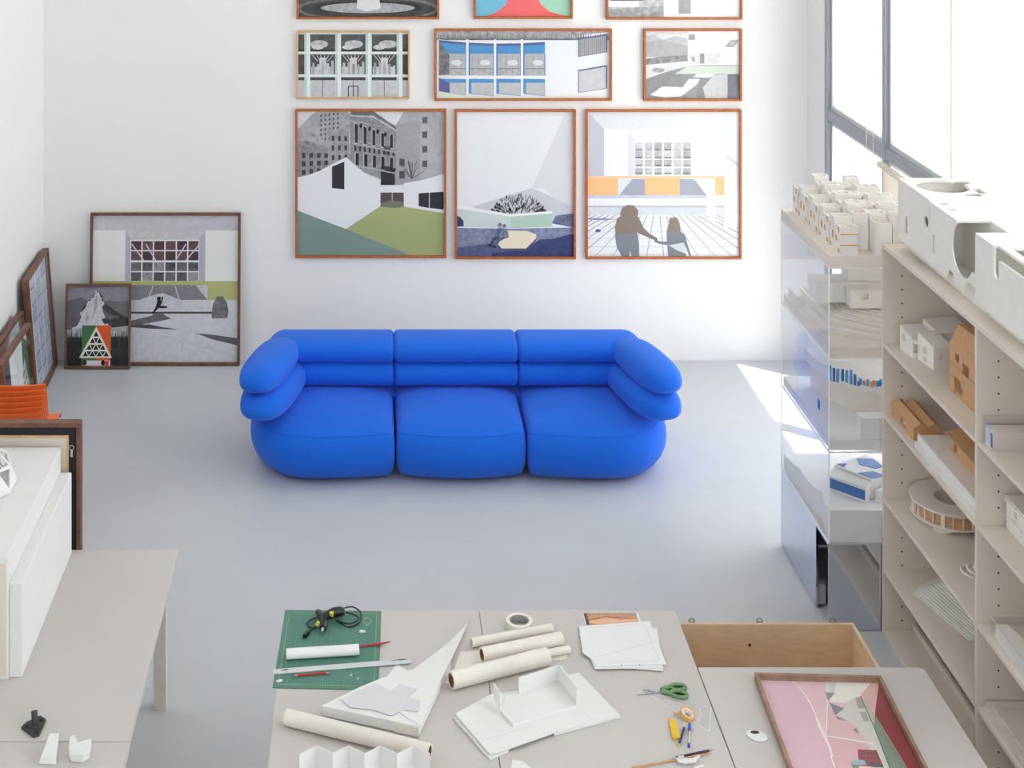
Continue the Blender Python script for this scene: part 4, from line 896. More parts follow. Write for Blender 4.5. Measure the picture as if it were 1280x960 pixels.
# scissors
sc = thing('scissors', 'green-handled scissors open on the right central table', 'scissors', (1.2, 6.18, Z))
MB().hexa([(1.123,6.170,Z),(1.228,6.186,Z),(1.230,6.200,Z),(1.18,6.194,Z)], [(1.123,6.170,Z+.003),(1.228,6.186,Z+.003),(1.230,6.200,Z+.003),(1.18,6.194,Z+.003)]).build('blade', 'steel', sc)
MB().hexa([(1.160,6.202,Z+.003),(1.228,6.180,Z+.003),(1.231,6.190,Z+.003),(1.19,6.204,Z+.003)], [(1.160,6.202,Z+.006),(1.228,6.180,Z+.006),(1.231,6.190,Z+.006),(1.19,6.204,Z+.006)]).build('blade', 'steel', sc)
MB().tube([(1.222,6.188,Z+.002),(1.222,6.188,Z+.010)], .005, 10).build('pivot_screw', 'chrome', sc)
for (cx, cy, rx, ry, an, st) in ((1.306,6.215,.032,.019,.05,(1.232,6.197)),(1.300,6.166,.034,.020,-.35,(1.232,6.186))):
    ring = [(cx+rx*math.cos(a)*math.cos(an)-ry*math.sin(a)*math.sin(an), cy+rx*math.cos(a)*math.sin(an)+ry*math.sin(a)*math.cos(an), Z+.009) for a in [2*PI*k/24 for k in range(24)]]
    hd = MB().tube(ring, .0075, 8, True).tube([(st[0],st[1],Z+.008),((st[0]+cx-rx)/2,(st[1]+cy)/2+.003,Z+.009),(cx-rx*.9,cy+.002,Z+.009)], [.009,.010,.008], 8).build('handle', 'green_plastic', sc, smooth='auto')
    MB().loops([[(cx+(p[0]-cx)*.74, cy+(p[1]-cy)*.68, z) for p in ring] for z in (Z+.003,Z+.004)]).build('ring_lining', 'black_plastic', hd)
# set squares: clear plastic triangles
def setsq(label, pts, w):
    t = thing('set_square', label, 'set square', (pts[0][0],pts[0][1],Z), group='clear set squares by the scissors')
    c = (sum(p[0] for p in pts)/3, sum(p[1] for p in pts)/3); inn = [(c[0]+(p[0]-c[0])*w, c[1]+(p[1]-c[1])*w) for p in pts]
    mb = MB()
    for k in range(3): mb.prism([pts[k], pts[(k+1)%3], inn[(k+1)%3], inn[k]], t.location.z, t.location.z+.002)
    mb.build('blade', 'acrylic', t)
    strips(MB(), list(pts)+[pts[0]], .002, t.location.z+.0005).build('edge', 'acrylic_edge_glint', t)
    strips(MB(), inn+[inn[0]], .0015, t.location.z+.0005).build('inner_edge', 'acrylic_edge_glint', t)
    return t
setsq('large clear plastic set square with a corner over the table seam', [(1.160,6.200),(1.416,6.085),(1.372,5.932)], .55)
tr = thing('tape_roll', 'small amber roll of adhesive tape beside the blue pen', 'tape', (1.303, 6.016, Z+.003))
MB().pipe((1.300,6.022,Z+.004), (1.306,6.018,Z+.022), .031, .023, 28).build('tape', 'amber_tape', tr, smooth='auto')
MB().pipe((1.300,6.022,Z+.004), (1.306,6.018,Z+.021), .023, .019, 28).build('core', 'tape_white', tr, smooth='auto')
MB().prism([(1.275,6.03),(1.252,6.028),(1.250,6.036),(1.278,6.042)], Z+.006, Z+.010).build('loose_end', 'amber_tape', tr)
yl = thing('sticky_notes', 'small yellow pad of notes beside the dark pen', 'note pad', (1.23, 5.93, Z))
MB().prism([(1.222,6.005),(1.250,5.992),(1.246,5.880),(1.213,5.874)], Z, Z+.010).build('pad', 'yellow_plastic', yl, bevel=.001)
pencil('pen', 'navy pen with ochre tip touching the yellow note pad', (1.274,5.945), (1.226,5.826), .005, 'navy_plastic', 'yellow_plastic', 'pen', Z, 'pens by the yellow note pad')
pn = thing('pen', 'clear ballpoint pen with blue cap beside the amber tape', 'pen', (1.28, 5.9, Z), group='pens by the yellow note pad')
MB().tube([(1.292,5.925,Z+.005),(1.272,5.845,Z+.005)], .0045, 10).build('barrel', 'window_grey_light', pn, smooth='auto')
MB().tube([(1.301,5.968,Z+.006),(1.291,5.922,Z+.006)], .0058, 10).build('cap', 'blue_plastic', pn, smooth='auto')
MB().tube([(1.272,5.845,Z+.005),(1.268,5.826,Z+.005)], .005, 10).build('plug', 'blue_plastic', pn, smooth='auto')
pencil('pencil', 'dark plum pencil near the right table seam', (1.188,5.757), (1.362,5.810), .0045, 'plum_paint', 'pencil_wood', end='window_grey_light')
pencil('wooden_stick', 'long bare wooden stick below the plum pencil', (1.02,5.70), (1.350,5.788), .004, 'pencil_wood', 'pencil_wood', 'stick')
ck = thing('craft_knife', 'white curved craft knife lying on the wooden stick', 'knife', (1.25, 5.74, Z))
MB().prism([(1.198,5.743),(1.205,5.722),(1.228,5.716),(1.270,5.722),(1.298,5.760),(1.288,5.758),(1.262,5.740),(1.232,5.740)], Z+.0085, Z+.016).build('handle', 'card_white', ck, bevel=.001)
MB().prism([(1.200,5.736),(1.212,5.748),(1.232,5.752),(1.23,5.735)], Z+.0165, Z+.020).build('slider', 'window_grey_light', ck)
tag(MB().prism([(1.268,5.700),(1.305,5.714),(1.303,5.722),(1.262,5.708)], Z, Z+.003).build('card_scrap', 'card_white'), 'thin white card scrap below the craft knife', 'card scrap')
# eye-like oval and pink picture on the right-hand table
ov = thing('paper_eye', 'white oval paper piece with dark spot beside the pink picture', 'paper piece', (1.557, 5.895, Z))
MB().prism([(1.557+.038*math.cos(a*PI/12)+.010*math.sin(a*PI/12)*-1, 5.897+.036*math.sin(a*PI/12)) for a in range(24)], Z, Z+.006).build('oval', 'paper', ov, bevel=.002)
MB().prism([(1.553+.018*math.cos(a*PI/10), 5.916+.010*math.sin(a*PI/10)) for a in range(20)], Z+.006, Z+.0068).build('spot', 'hole_dark', ov)
p = Print(0,0,100,150).bg((226,196,204)).poly([(0,0),(28,0),(34,18),(36,45),(36.4,84),(33.6,115),(30,150),(0,150)],(222,186,198)).poly([(28,0),(57,0),(50,29),(38,71),(36.4,60),(36,45),(34,18)],(228,194,200),.04)
p.poly([(37,71),(72,79),(66,110),(52,108),(40,150),(31,150),(34,95),(36,84)],(220,178,186),.03)
p.poly([(51,44),(64,60),(68,76),(37,71),(50,29)],(224,186,192))
p.line([(28,-3),(32,9),(34.2,18),(35.6,32),(36.2,45)],.8,(250,244,244)).poly([(35.4,44),(36.8,50),(37.6,84),(36.0,97),(34.4,97),(35.6,84),(34.2,60)],(242,230,226)).line([(34.6,95),(33.6,115),(30,150)],.9,(250,244,244))
p.poly([(57,0),(65,0),(58.7,15),(51.7,15)],(216,214,214)).poly([(64.7,0),(92.7,0),(78.6,18),(66,28.7),(51.6,27.6),(59.6,14)],(238,234,226),.03)
p.poly([(93,0),(101,0),(101,20),(86,44),(80,20),(80,15)],(222,180,176),.04).line([(92.7,0),(79,18)],.7,(248,244,242))
p.poly([(63.8,28.7),(78.6,18),(78.6,59),(75.9,111.6),(67,110),(67.7,84),(66.4,59),(61,53),(52,44.6),(61.5,35.8)],(214,210,206))
p.line([(57,0),(50,28.7),(37.6,70.6)],.8,(248,240,242)).line([(37.3,71.6),(72,79.2)],1.3,(250,242,244))
p.poly([(51.8,14.4),(60,15),(51,26)],(148,152,162)).poly([(51.4,28.2),(61.5,35.8),(51.9,44.6)],(134,138,148)).poly([(52,45),(60,52),(52,50)],(150,152,160)).poly([(64.4,60.5),(64,67.7),(60.3,63.2)],(146,150,150))
p.poly([(74.4,21.4),(79.2,20.3),(78.7,34.8),(73,34.8)],(176,168,162)).poly([(72.7,40),(78,39),(77.7,51),(72.4,52)],(178,168,164))
p.poly([(80.4,20.3),(84,43),(78.6,59)],(188,190,176)).poly([(84,43),(85.2,65),(89.8,115),(92,150),(73,150),(75,115),(78.6,59)],(126,142,126)).poly([(101,0),(101,150),(92,150),(89.8,115),(84,43)],(142,58,66)).line([(79.5,19.3),(78.6,59),(75.6,110.7),(73,150)],.6,(70,66,70))
p.poly([(57.7,87),(72,87.7),(71.3,108),(53,106)],(136,56,60),.08).grid([(58,89),(71.5,89.5),(71,106),(55,105)],6,3,.3,.5,(86,40,46)).poly([(62.5,103),(71.5,104),(71.3,108),(62,107.5)],(70,62,66))
p.poly([(47.7,103),(53,106),(54,150),(46,150)],(110,134,110)).poly([(48.3,102),(51,99.7),(58.7,100),(59.2,105.2),(48.6,105.6)],(150,176,190)).poly([(52.4,108),(72,109),(72,150),(52.4,150)],(228,224,220)).poly([(62.5,110),(73,111.6),(72,128),(63,126)],(60,62,70))
framed('pink, red and green print in a walnut frame lying flat on the right table', .535, .80, p, 'walnut_pale', .014, .035, (1.877, 5.468, T+.001), (-PI/2,0,-.045), name='framed_picture')
# plywood box behind the right-hand table
pb = thing('plywood_box', 'open plywood box on the floor behind the right table', 'box', (1.8, 6.6, 0))
bx0, bx1, by0, by1, bz = 1.34, 2.33, 6.39, 7.066, .55
MB().box(bx0, bx1, by1-.016, by1, 0, bz).build('back_panel', 'plywood', pb, bevel=.001)
MB().box(bx1-.016, bx1, by0, by1-.016, 0, bz).build('side_panel', 'plywood', pb, bevel=.001)
MB().box(bx0, bx0+.016, by0, by1-.016, 0, bz).build('side_panel', 'plywood', pb, bevel=.001)
MB().box(bx0+.016, bx1-.016, by0, by0+.016, 0, bz).build('front_panel', 'plywood', pb, bevel=.001)
MB().box(bx0+.016, bx1-.016, by0+.016, by1-.016, .02, .036).build('bottom_panel', 'plywood', pb)
MB().tube([(1.826,by1-.0162,.45),(1.826,by1-.0172,.45)], .008, 10).build('screw_hole', 'dark_gap', pb)
mat('hanger_grey', (150,146,142), .4, .7, noise=.1)
for x in (1.552, 1.878, 2.23):
    h = MB().box(x-.014, x+.014, by1, by1+.003, bz-.03, bz+.004)
    h.tube([(x+.014*math.cos(PI*k/10), by1+.003, bz+.004+.013*math.sin(PI*k/10)) for k in range(11)], .0032, 6)
    h.build('ring_hanger', 'hanger_grey', pb, smooth='auto')
def roundrect(x0,x1,z0,z1,r):
    o = []
    for cx, cz, a0 in ((x1-r,z1-r,0),(x0+r,z1-r,90),(x0+r,z0+r,180),(x1-r,z0+r,270)):
        for k in range(6): a = math.radians(a0+18*k); o.append((cx+r*math.cos(a), cz+r*math.sin(a)))
    return o
cb = thing('rounded_panel', 'white rounded panel standing inside the plywood box', 'panel', (2.05, 6.60, .036))
MB().prism(roundrect(1.905, 2.195, .036, .585, .03), 6.60, 6.618, 'y').build('panel', 'card_white', cb, bevel=.003)

# ------------------------------------------------------------------ shelving unit
SX, SD = 2.78, .56
ys = [7.95, 6.73, 5.51]; LV = [1.575, 1.19, .737, .357]; ZT = 2.11
su = thing('shelving_unit', 'tall white open shelving unit with models along the right wall', 'shelf', (SX+SD/2, 6.73, 0))
for y in ys:
    o = MB().box(SX, SX+SD, y-.011, y+.011, 0, ZT-.022).build('side_panel', 'shelf_white', su, bevel=.001)
    hb = MB(); k = 1
    while k*.0746 < 2.04:
        z = k*.0746; k += 1
        if min(abs(z-l+.01) for l in LV+[.03]) < .02: continue
        for xx in (SX+.10, SX+.46): hb.prism([(xx+.005*math.cos(a*PI/4), z+.005*math.sin(a*PI/4)) for a in range(8)], y-.0114, y-.0106, 'y')
    tag(hb.build('peg_holes', 'hole_dark', o), kind='stuff')
MB().box(SX, SX+SD, ys[-1]-.011, ys[0]+.011, ZT-.022, ZT).build('top_panel', 'shelf_white', su, bevel=.001)
for i in range(2):
    a, b = ys[i+1]+.011, ys[i]-.011
    for z in LV: MB().box(SX+.002, SX+SD-.012, a, b, z-.02, z).build('shelf_board', 'shelf_white', su, bevel=.001)
    MB().box(SX, SX+SD-.012, a, b, 0, .022).build('base_board', 'shelf_white', su, bevel=.001)
    MB().box(SX+.16, SX+.176, a, b, .022, .06).build('base_rail', 'shelf_white', su, bevel=.001)
    MB().box(SX+SD-.010, SX+SD, a, b, 0, ZT-.022).build('back_panel', 'shelf_white', su)

G_SH = 'architectural models on the shelves'
def rot2(pts, c, a): return [(c[0]+(x-c[0])*math.cos(a)-(y-c[1])*math.sin(a), c[1]+(x-c[0])*math.sin(a)+(y-c[1])*math.cos(a)) for x, y in pts]
def gable(mb, x0, x1, y0, y1, z0, ze, zr, along='y', over=0):
    """house body with a gable roof, ridge along y or x"""
    if along == 'y': mb.prism([(x0,z0),(x1,z0),(x1,ze),((x0+x1)/2,zr),(x0,ze)], y0, y1, 'y')
    else: mb.prism([(y0,z0),(y1,z0),(y1,ze),((y0+y1)/2,zr),(y0,ze)], x0, x1, 'x')
    return mb
# white gabled cluster
Z1 = LV[0]+.0005
wh = thing('house_model', 'white model of clustered houses with slanted roofs beside the tall wooden house', 'model', (2.98, 7.68, Z1), group=G_SH)
def vol(corner, a, w, d, h0, h1, wins, nm='house_volume'):
    c = corner; P = rot2([(c[0],c[1]),(c[0]+w,c[1]),(c[0]+w,c[1]+d),(c[0],c[1]+d)], c, a)
    o = MB().hexa([(x,y,Z1) for x,y in P], [(P[0][0],P[0][1],Z1+h0),(P[1][0],P[1][1],Z1+h0),(P[2][0],P[2][1],Z1+h1),(P[3][0],P[3][1],Z1+h1)]).build(nm, 'model_white', wh)
    cut = []
    for (side, u0, u1, v0, v1) in wins:
        A, B = (P[0],P[1]) if side == 0 else (P[3],P[0])
        dx, dy = B[0]-A[0], B[1]-A[1]; L = math.hypot(dx,dy); nx, ny = -dy/L, dx/L
        q = [(A[0]+dx*u-nx*.01*s_, A[1]+dy*u-ny*.01*s_) for u, s_ in ((u0,1),(u1,1))]+[(A[0]+dx*u+nx*.022, A[1]+dy*u+ny*.022) for u in (u1,u0)]
        cut.append(MB().prism(q, Z1+v0, Z1+v1))
    return carve(o, cut) if cut else o
vol((2.905,7.555), .15, .105, .16, .118, .145, [(0,.25,.5,.05,.085),(1,.32,.60,.012,.04),(1,.32,.60,.055,.09)])
vol((2.858,7.72), .12, .12, .14, .098, .13, [(1,.15,.4,.06,.092),(0,.05,.25,.03,.07)])
vol((3.02,7.60), .12, .17, .17, .105, .10, [(0,.1,.5,.008,.055),(0,.6,.9,.008,.055)])
vol((3.00,7.72), .2, .19, .16, .13, .155, [])
MB().prism(rot2([(2.83,7.74),(2.90,7.66),(2.90,7.78)],(2.87,7.7),0), Z1+.085, Z1+.089).build('roof_flap', 'model_white', wh)
# tall wooden house
tw = thing('house_model', 'tall pale-wood house model with steep roof and square windows', 'model', (3.0, 7.12, Z1), group=G_SH)
o = MB().prism([(7.325,Z1),(7.325,Z1+.225),(7.215,Z1+.36),(6.98,Z1+.37),(6.88,Z1+.25),(6.88,Z1)], 2.895, 3.12, 'x').build('body', 'model_wood', tw)
wins = [(7.205,7.255,.165,.205),(7.09,7.165,.135,.19),(7.165,7.26,.02,.085)]
carve(o, [MB().box(2.88, 2.925, a, b, Z1+c, Z1+d) for a, b, c, d in wins])
for a, b, c, d in wins:
    MB().box(2.9235, 2.926, a+.001, b-.001, Z1+c+.001, Z1+d-.001).build('window', 'brown_core' if c > .1 else 'window_grey_light', tw)
MB().box(2.8935, 2.8948, 6.882, 7.324, Z1+.140, Z1+.1415).build('joint', 'brown_core', tw)
MB().box(2.890, 2.896, 7.255, 7.30, Z1, Z1+.08).build('door', 'model_wood', tw)
# twin gable wooden model
Z2 = LV[1]+.0005
tg = thing('house_model', 'pale-wood twin-gabled barn model on the second shelf', 'model', (2.9, 7.76, Z2), group=G_SH)
for k, x in enumerate((2.822, 2.893)):
    o = gable(MB(), x, x+.070, 7.612, 7.925, Z2, Z2+.062, Z2+.088).build('barn', 'model_wood', tg)
    if k == 0: carve(o, [MB().box(2.81, 2.84, 7.72, 7.80, Z2+.012, Z2+.05)]); MB().box(2.836, 2.8405, 7.70, 7.82, Z2+.008, Z2+.055).build('window', 'window_grey_light', tg)
    m = MB()
    m.hexa([(x-.003,7.606,Z2+.062),(x+.035,7.606,Z2+.0885),(x+.035,7.931,Z2+.0885),(x-.003,7.931,Z2+.062)], [(x-.003,7.606,Z2+.065),(x+.035,7.606,Z2+.0915),(x+.035,7.931,Z2+.0915),(x-.003,7.931,Z2+.065)])
    m.hexa([(x+.035,7.606,Z2+.0885),(x+.071,7.606,Z2+.064),(x+.071,7.931,Z2+.064),(x+.035,7.931,Z2+.0885)], [(x+.035,7.606,Z2+.0915),(x+.071,7.606,Z2+.067),(x+.071,7.931,Z2+.067),(x+.035,7.931,Z2+.0915)])
    m.build('roof', 'model_wood', tg)
MB().box(2.886, 2.893, 7.6105, 7.6118, Z2, Z2+.03).build('door', 'brown_core', tg)
pl2 = thing('house_model', 'wooden single-pitch house model on a layered white and tan base', 'model', (3.0, 7.15, Z2), group=G_SH)
MB().box(2.815, 2.825, 6.79, 7.54, Z2, Z2+.066).build('base_edge', 'card_white', pl2)
MB().box(2.800, 2.815, 6.79, 7.54, Z2, Z2+.025).build('base_edge', 'card_white', pl2)
MB().box(2.825, 3.20, 6.79, 7.54, Z2, Z2+.060).build('base_slab', 'model_cream', pl2)
o = MB().prism([(2.915,Z2+.06),(2.915,Z2+.135),(3.12,Z2+.175),(3.12,Z2+.06)], 6.80, 7.36, 'y').build('body', 'model_wood', pl2)
carve(o, [MB().box(2.90, 2.93, 7.285, 7.32, Z2+.075, Z2+.12)])
MB().hexa([(2.900,6.792,Z2+.133),(3.13,6.792,Z2+.178),(3.13,7.40,Z2+.178),(2.900,7.40,Z2+.133)], [(2.900,6.792,Z2+.138),(3.13,6.792,Z2+.183),(3.13,7.40,Z2+.183),(2.900,7.40,Z2+.138)]).build('roof', 'model_wood', pl2)
# ring building
Z3 = LV[2]+.0005
rb = thing('ring_building_model', 'round cream ring building model with glazed bays on the third shelf', 'model', (3.075, 7.74, Z3), group=G_SH)
def arc_band(ri, ro, a0, a1, z0, z1, n, c=(3.065,7.715)):
    mb = MB(); pts = [(c[0]+ro*math.cos(a0+(a1-a0)*k/n), c[1]+ro*math.sin(a0+(a1-a0)*k/n)) for k in range(n+1)]
    pts += [(c[0]+ri*math.cos(a1-(a1-a0)*k/n), c[1]+ri*math.sin(a1-(a1-a0)*k/n)) for k in range(n+1)]
    return mb.prism(pts, z0, z1)
MB().pipe((3.065,7.715,Z3+.028),(3.065,7.715,Z3+.036), .213, .092, 48).build('floor_ring', 'model_cream', rb)
MB().pipe((3.065,7.715,Z3+.100),(3.065,7.715,Z3+.110), .215, .092, 48).build('roof_ring', 'model_cream', rb)
MB().loops([[(3.055+.165*math.cos(a)*(1 if math.cos(a+2.25) < .97 else 1.18), 7.715+.165*math.sin(a)*(1 if math.cos(a+2.25) < .97 else 1.18), Z3) for a in [2*PI*k/40 for k in range(40)]], [(3.065+.21*math.cos(a), 7.715+.21*math.sin(a), Z3+.028) for a in [2*PI*k/40 for k in range(40)]]]).build('base', 'model_cream', rb)
arc_band(.092, .097, -PI, PI-.001, Z3+.036, Z3+.10, 40).build('inner_wall', 'model_cream', rb)
arc_band(.190, .194, -PI, PI-.001, Z3+.036, Z3+.10, 48).build('glazing', 'model_wood', rb)
for k in range(26):
    a = 2*PI*k/26; wdt = .05 if k % 4 == 1 else .012
    arc_band(.195, .208, a-wdt, a+wdt, Z3+.036, Z3+.10, 4).build('wall_pier', 'model_cream', rb)
ra = thing('ring_stack_model', 'small stack of thin white rings at the divider on the third shelf', 'model', (2.975, 7.0, Z3), group=G_SH)
for k, (r, z) in enumerate(((.072,.008),(.064,.045),(.052,.075))):
    MB().tube([(2.945+r*math.cos(2*PI*a/28)+.02, 7.16-.05*k+r*math.sin(2*PI*a/28), Z3+z) for a in range(28)], .006, 6, True).build('ring', 'model_white', ra, smooth='auto')
MB().tube([(2.965+.055,7.14,Z3),(2.965+.06,7.08,Z3+.078)], .004, 6).build('post', 'model_white', ra)
# contour steps
Z4 = LV[3]+.0005
ct = thing('terrain_model', 'grey-white stepped contour terrain model on the lowest shelf', 'model', (3.05, 7.4, Z4), group=G_SH)
for k in range(10):
    a = k*.016
    MB().prism([(2.845+a,7.685),(2.965+a*.6,7.245+.005*k),(3.30,7.245+.02*k),(3.30,7.86),(3.06+a*.8,7.85-k*.004),(2.95+a,7.78)], Z4+k*.0062, Z4+k*.0062+.0060).build('contour_layer', 'model_white' if k % 2 else 'card_white', ct)
MB().prism([(3.03,7.66),(3.035,7.65),(3.10,7.05),(3.095,7.05)], Z4+.063, Z4+.10).build('wall', 'card_white', ct)
# second bay
bx = thing('pavilion_model', 'long pale box model under a clear cover on the upper right shelf', 'model', (3.0, 6.65, Z1), group=G_SH)
MB().box(2.812, 3.22, 6.615, 6.695, Z1, Z1+.083).build('box', 'model_cream', bx, bevel=.001)
MB().box(2.8085, 2.8115, 6.616, 6.694, Z1, Z1+.08).build('end_panel', 'card_white', bx); MB().box(2.8075, 2.8083, 6.616, 6.632, Z1+.01, Z1+.075).build('colour_strip', 'blue_card', bx)
for (a,b,c,d,e,f_) in ((2.80,3.24,6.606,6.609,0,.125),(2.80,3.24,6.702,6.705,0,.125),(2.80,2.803,6.609,6.702,0,.125),(2.80,3.24,6.606,6.705,.125,.128)):
    MB().box(a,b,c,d,Z1+e,Z1+f_).build('cover_panel', 'acrylic', bx)
wf = thing('townhouse_model', 'white townhouse facade model with small dark windows on the right bay', 'model', (3.0, 6.5, Z2), group=G_SH)
o = MB().box(2.905, 3.15, 6.10, 6.695, Z2, Z2+.140).build('body', 'model_white', wf)
carve(o, [MB().box(2.88, 2.925, 6.585-.13*k-w, 6.62-.13*k, Z2+z0, Z2+z1) for k in range(4) for z0, z1, w in ((.085,.115,0),(.062,.076,.0))])
MB().box(2.898, 2.9055, 6.09, 6.70, Z2+.125, Z2+.133).build('cornice', 'model_white', wf); MB().box(2.90, 3.155, 6.095, 6.70, Z2+.1402, Z2+.146).build('roof', 'model_white', wf)
for k in range(5): MB().box(2.9015, 2.9048, 6.56-.13*k-.012, 6.56-.13*k, Z2, Z2+.12).build('pilaster', 'model_white', wf)
MB().box(2.8985, 2.9048, 6.09, 6.70, Z2+.056, Z2+.061).build('string_course', 'model_white', wf)
ax = thing('slab_building_model', 'long white slab model in a clear case, third shelf right bay', 'model', (2.9, 6.3, Z3), group=G_SH)
MB().prism([(2.815,6.60),(2.87,6.60),(2.97,6.10),(2.97,5.80),(2.815,5.80)], Z3+.002, Z3+.062).build('slab', 'model_white', ax)
MB().box(2.81, 3.28, 5.72, 6.69, Z3, Z3+.002).build('base_board', 'model_cream', ax)
for (a,b,c,d) in ((2.803,2.806,5.7,6.63),(2.803,3.06,6.627,6.630)): MB().box(a,b,c,d,Z3+.0022,Z3+.085).build('case_panel', 'acrylic', ax)
strips(MB(), [(2.8045,5.7),(2.8045,6.628),(3.06,6.628)], .003, Z3+.085).build('case_edge', 'model_cream', ax)
ty = thing('card_tray', 'shallow cream card tray on the lowest shelf of the right bay', 'tray', (3.0, 6.2, Z4), group=G_SH)
MB().box(2.80, 3.32, 5.6, 6.712, Z4, Z4+.006).build('tray_base', 'model_cream', ty)
MB().box(2.80, 2.812, 5.6, 6.69, Z4+.006, Z4+.018).build('rim', 'model_cream', ty); MB().box(2.815, 3.32, 6.700, 6.712, Z4+.006, Z4+.03).build('rim', 'model_cream', ty); MB().box(2.85, 2.858, 5.6, 6.70, Z4+.006, Z4+.012).build('rim', 'model_cream', ty)

# big white model with circular cuts, on the shelf top
ZB = ZT+.0005
bm_ = thing('cut_volume_model', 'large white model of joined blocks with circular cut-outs on the shelf top', 'model', (3.02, 6.9, ZB))
X0, X1 = 2.835, 3.205
MB().box(X0+.045, X1-.02, 5.85, 7.845, ZB, ZB+.055).build('base', 'model_white', bm_, bevel=.001)
def cyl(c, r, axis, h, n=40):
    c = Vector(c); d = {'x':Vector((1,0,0)),'y':Vector((0,1,0)),'z':Vector((0,0,1))}[axis]*h
    return MB().tube([c-d, c+d], r, n)
ZV = ZB+.055; ZH = 2.487
A_ = MB().box(X0, X1, 7.432, 7.872, ZV, ZH).build('block', 'model_white', bm_)
# hollow rooms, then openings
carve(A_, [MB().box(X0+.010, X1-.010, 7.445, 7.860, ZV-.01, ZH-.013),
    cyl((X0+.17, 7.70, ZH), .135, 'z', .02), MB().box(X0+.22, X0+.30, 7.50, 7.56, ZH-.03, ZH+.02), MB().box(X1-.065, X1-.025, 7.55, 7.66, ZH-.03, ZH+.02), cyl((X1-.07,7.78,ZH), .045, 'z', .02),
    MB().box(X0-.02, X0+.02, 7.735, 7.765, ZV+.06, ZV+.135), cyl((X0, 7.75, ZV+.135), .015, 'x', .02, 20), cyl((X0, 7.475, ZV+.20), .028, 'x', .02, 28)])
MB().box(X0+.012, X1-.012, 7.447, 7.858, ZH-.075, ZH-.068).build('inner_floor', 'model_white', bm_)
B_ = MB().box(X0, X1, 6.866, 7.426, ZV, ZH-.006).build('block', 'model_white', bm_)
carve(B_, [MB().box(X0+.010, X1-.010, 6.878, 7.414, ZV-.01, ZH-.018),
    MB().box(X0-.05, X0+.16, 6.80, 7.085, ZV+.19, ZH+.05), cyl((X0-.001, 7.02, ZV+.19), .13, 'x', .16, 44), cyl((X0+.05, 6.93, ZV+.21), .10, 'y', .12, 36),
    MB().box(X0-.02, X0+.02, 7.365, 7.385, ZV+.07, ZV+.16), cyl((X0, 7.16, ZV-.005), .055, 'x', .03, 32), cyl((X0, 6.93, ZV-.01), .075, 'x', .03, 32), MB().box(X0-.02, X0+.03, 6.84, 6.93, ZV-.02, ZV+.065),
    MB().box(X0+.035, X0+.07, 7.36, 7.39, ZH-.04, ZH+.02), MB().box(X0+.035, X0+.07, 7.26, 7.29, ZH-.04, ZH+.02)])
MB().box(X0+.165, X0+.169, 6.88, 7.41, ZV, ZH-.02).build('inner_wall', 'model_white', bm_)
C_ = MB().box(X0-.004, X1-.05, 5.86, 6.860, ZV-.0, ZH).build('block', 'model_white', bm_)
carve(C_, [MB().box(X0+.008, X1-.06, 5.87, 6.85, ZV+.012, ZH-.012), MB().box(X0+.06, X1-.08, 6.05, 6.62, ZH-.03, ZH+.02),
    MB().box(X0-.03, X0+.02, 6.60, 6.66, ZV+.21, ZH+.02), cyl((X0, 6.63, ZV+.21), .03, 'x', .03, 28), MB().box(X0-.03, X0+.02, 5.8, 6.60, ZV+.27, ZH+.05)])
for k in range(3): MB().box(X0+.041, X0+.0445, 6.83-.35*k-.003, 6.83-.35*k, ZB, ZB+.05).build('joint', 'model_cream', bm_)

# ------------------------------------------------------------------ display cases
mp_ = thing('mirror_plinth', 'mirror-polished steel plinth under the stacked clear display cases', 'plinth', (2.85, 8.4, 0))
CX0, CX1, CY0, CY1 = 2.495, 3.22, 7.975, 8.90
o = MB().prism([(CY0,.458),(CY0,.47),(CY1,.47),(CY1,.004),(8.20,.004),(8.20,.458)], CX0, CX0+.012, 'x').build('side_panel', 'mirror_steel', mp_)
MB().box(CX0, CX1, CY0-.004, CY0+.008, .004, .47).build('front_panel', 'mirror_steel', mp_)
MB().box(CX0+.0125, CX1, CY0+.01, CY1, .455, .469).build('top_panel', 'shelf_white', mp_)
MB().box(CX0+.0125, CX1, CY1-.012, CY1, .004, .4545).build('back_panel', 'mirror_steel', mp_)
MB().box(CX1-.012, CX1, CY0+.01, CY1-.013, .004, .4545).build('side_panel', 'mirror_steel', mp_)
MB().box(CX0+.02, CX0+.06, 8.22, 8.28, .012, .12).build('foot', 'window_grey_light', mp_)
MB().box(CX0+.014, CX0+.022, 8.203, CY1-.013, .004, .012).build('base_strip', 'black_plastic', mp_)
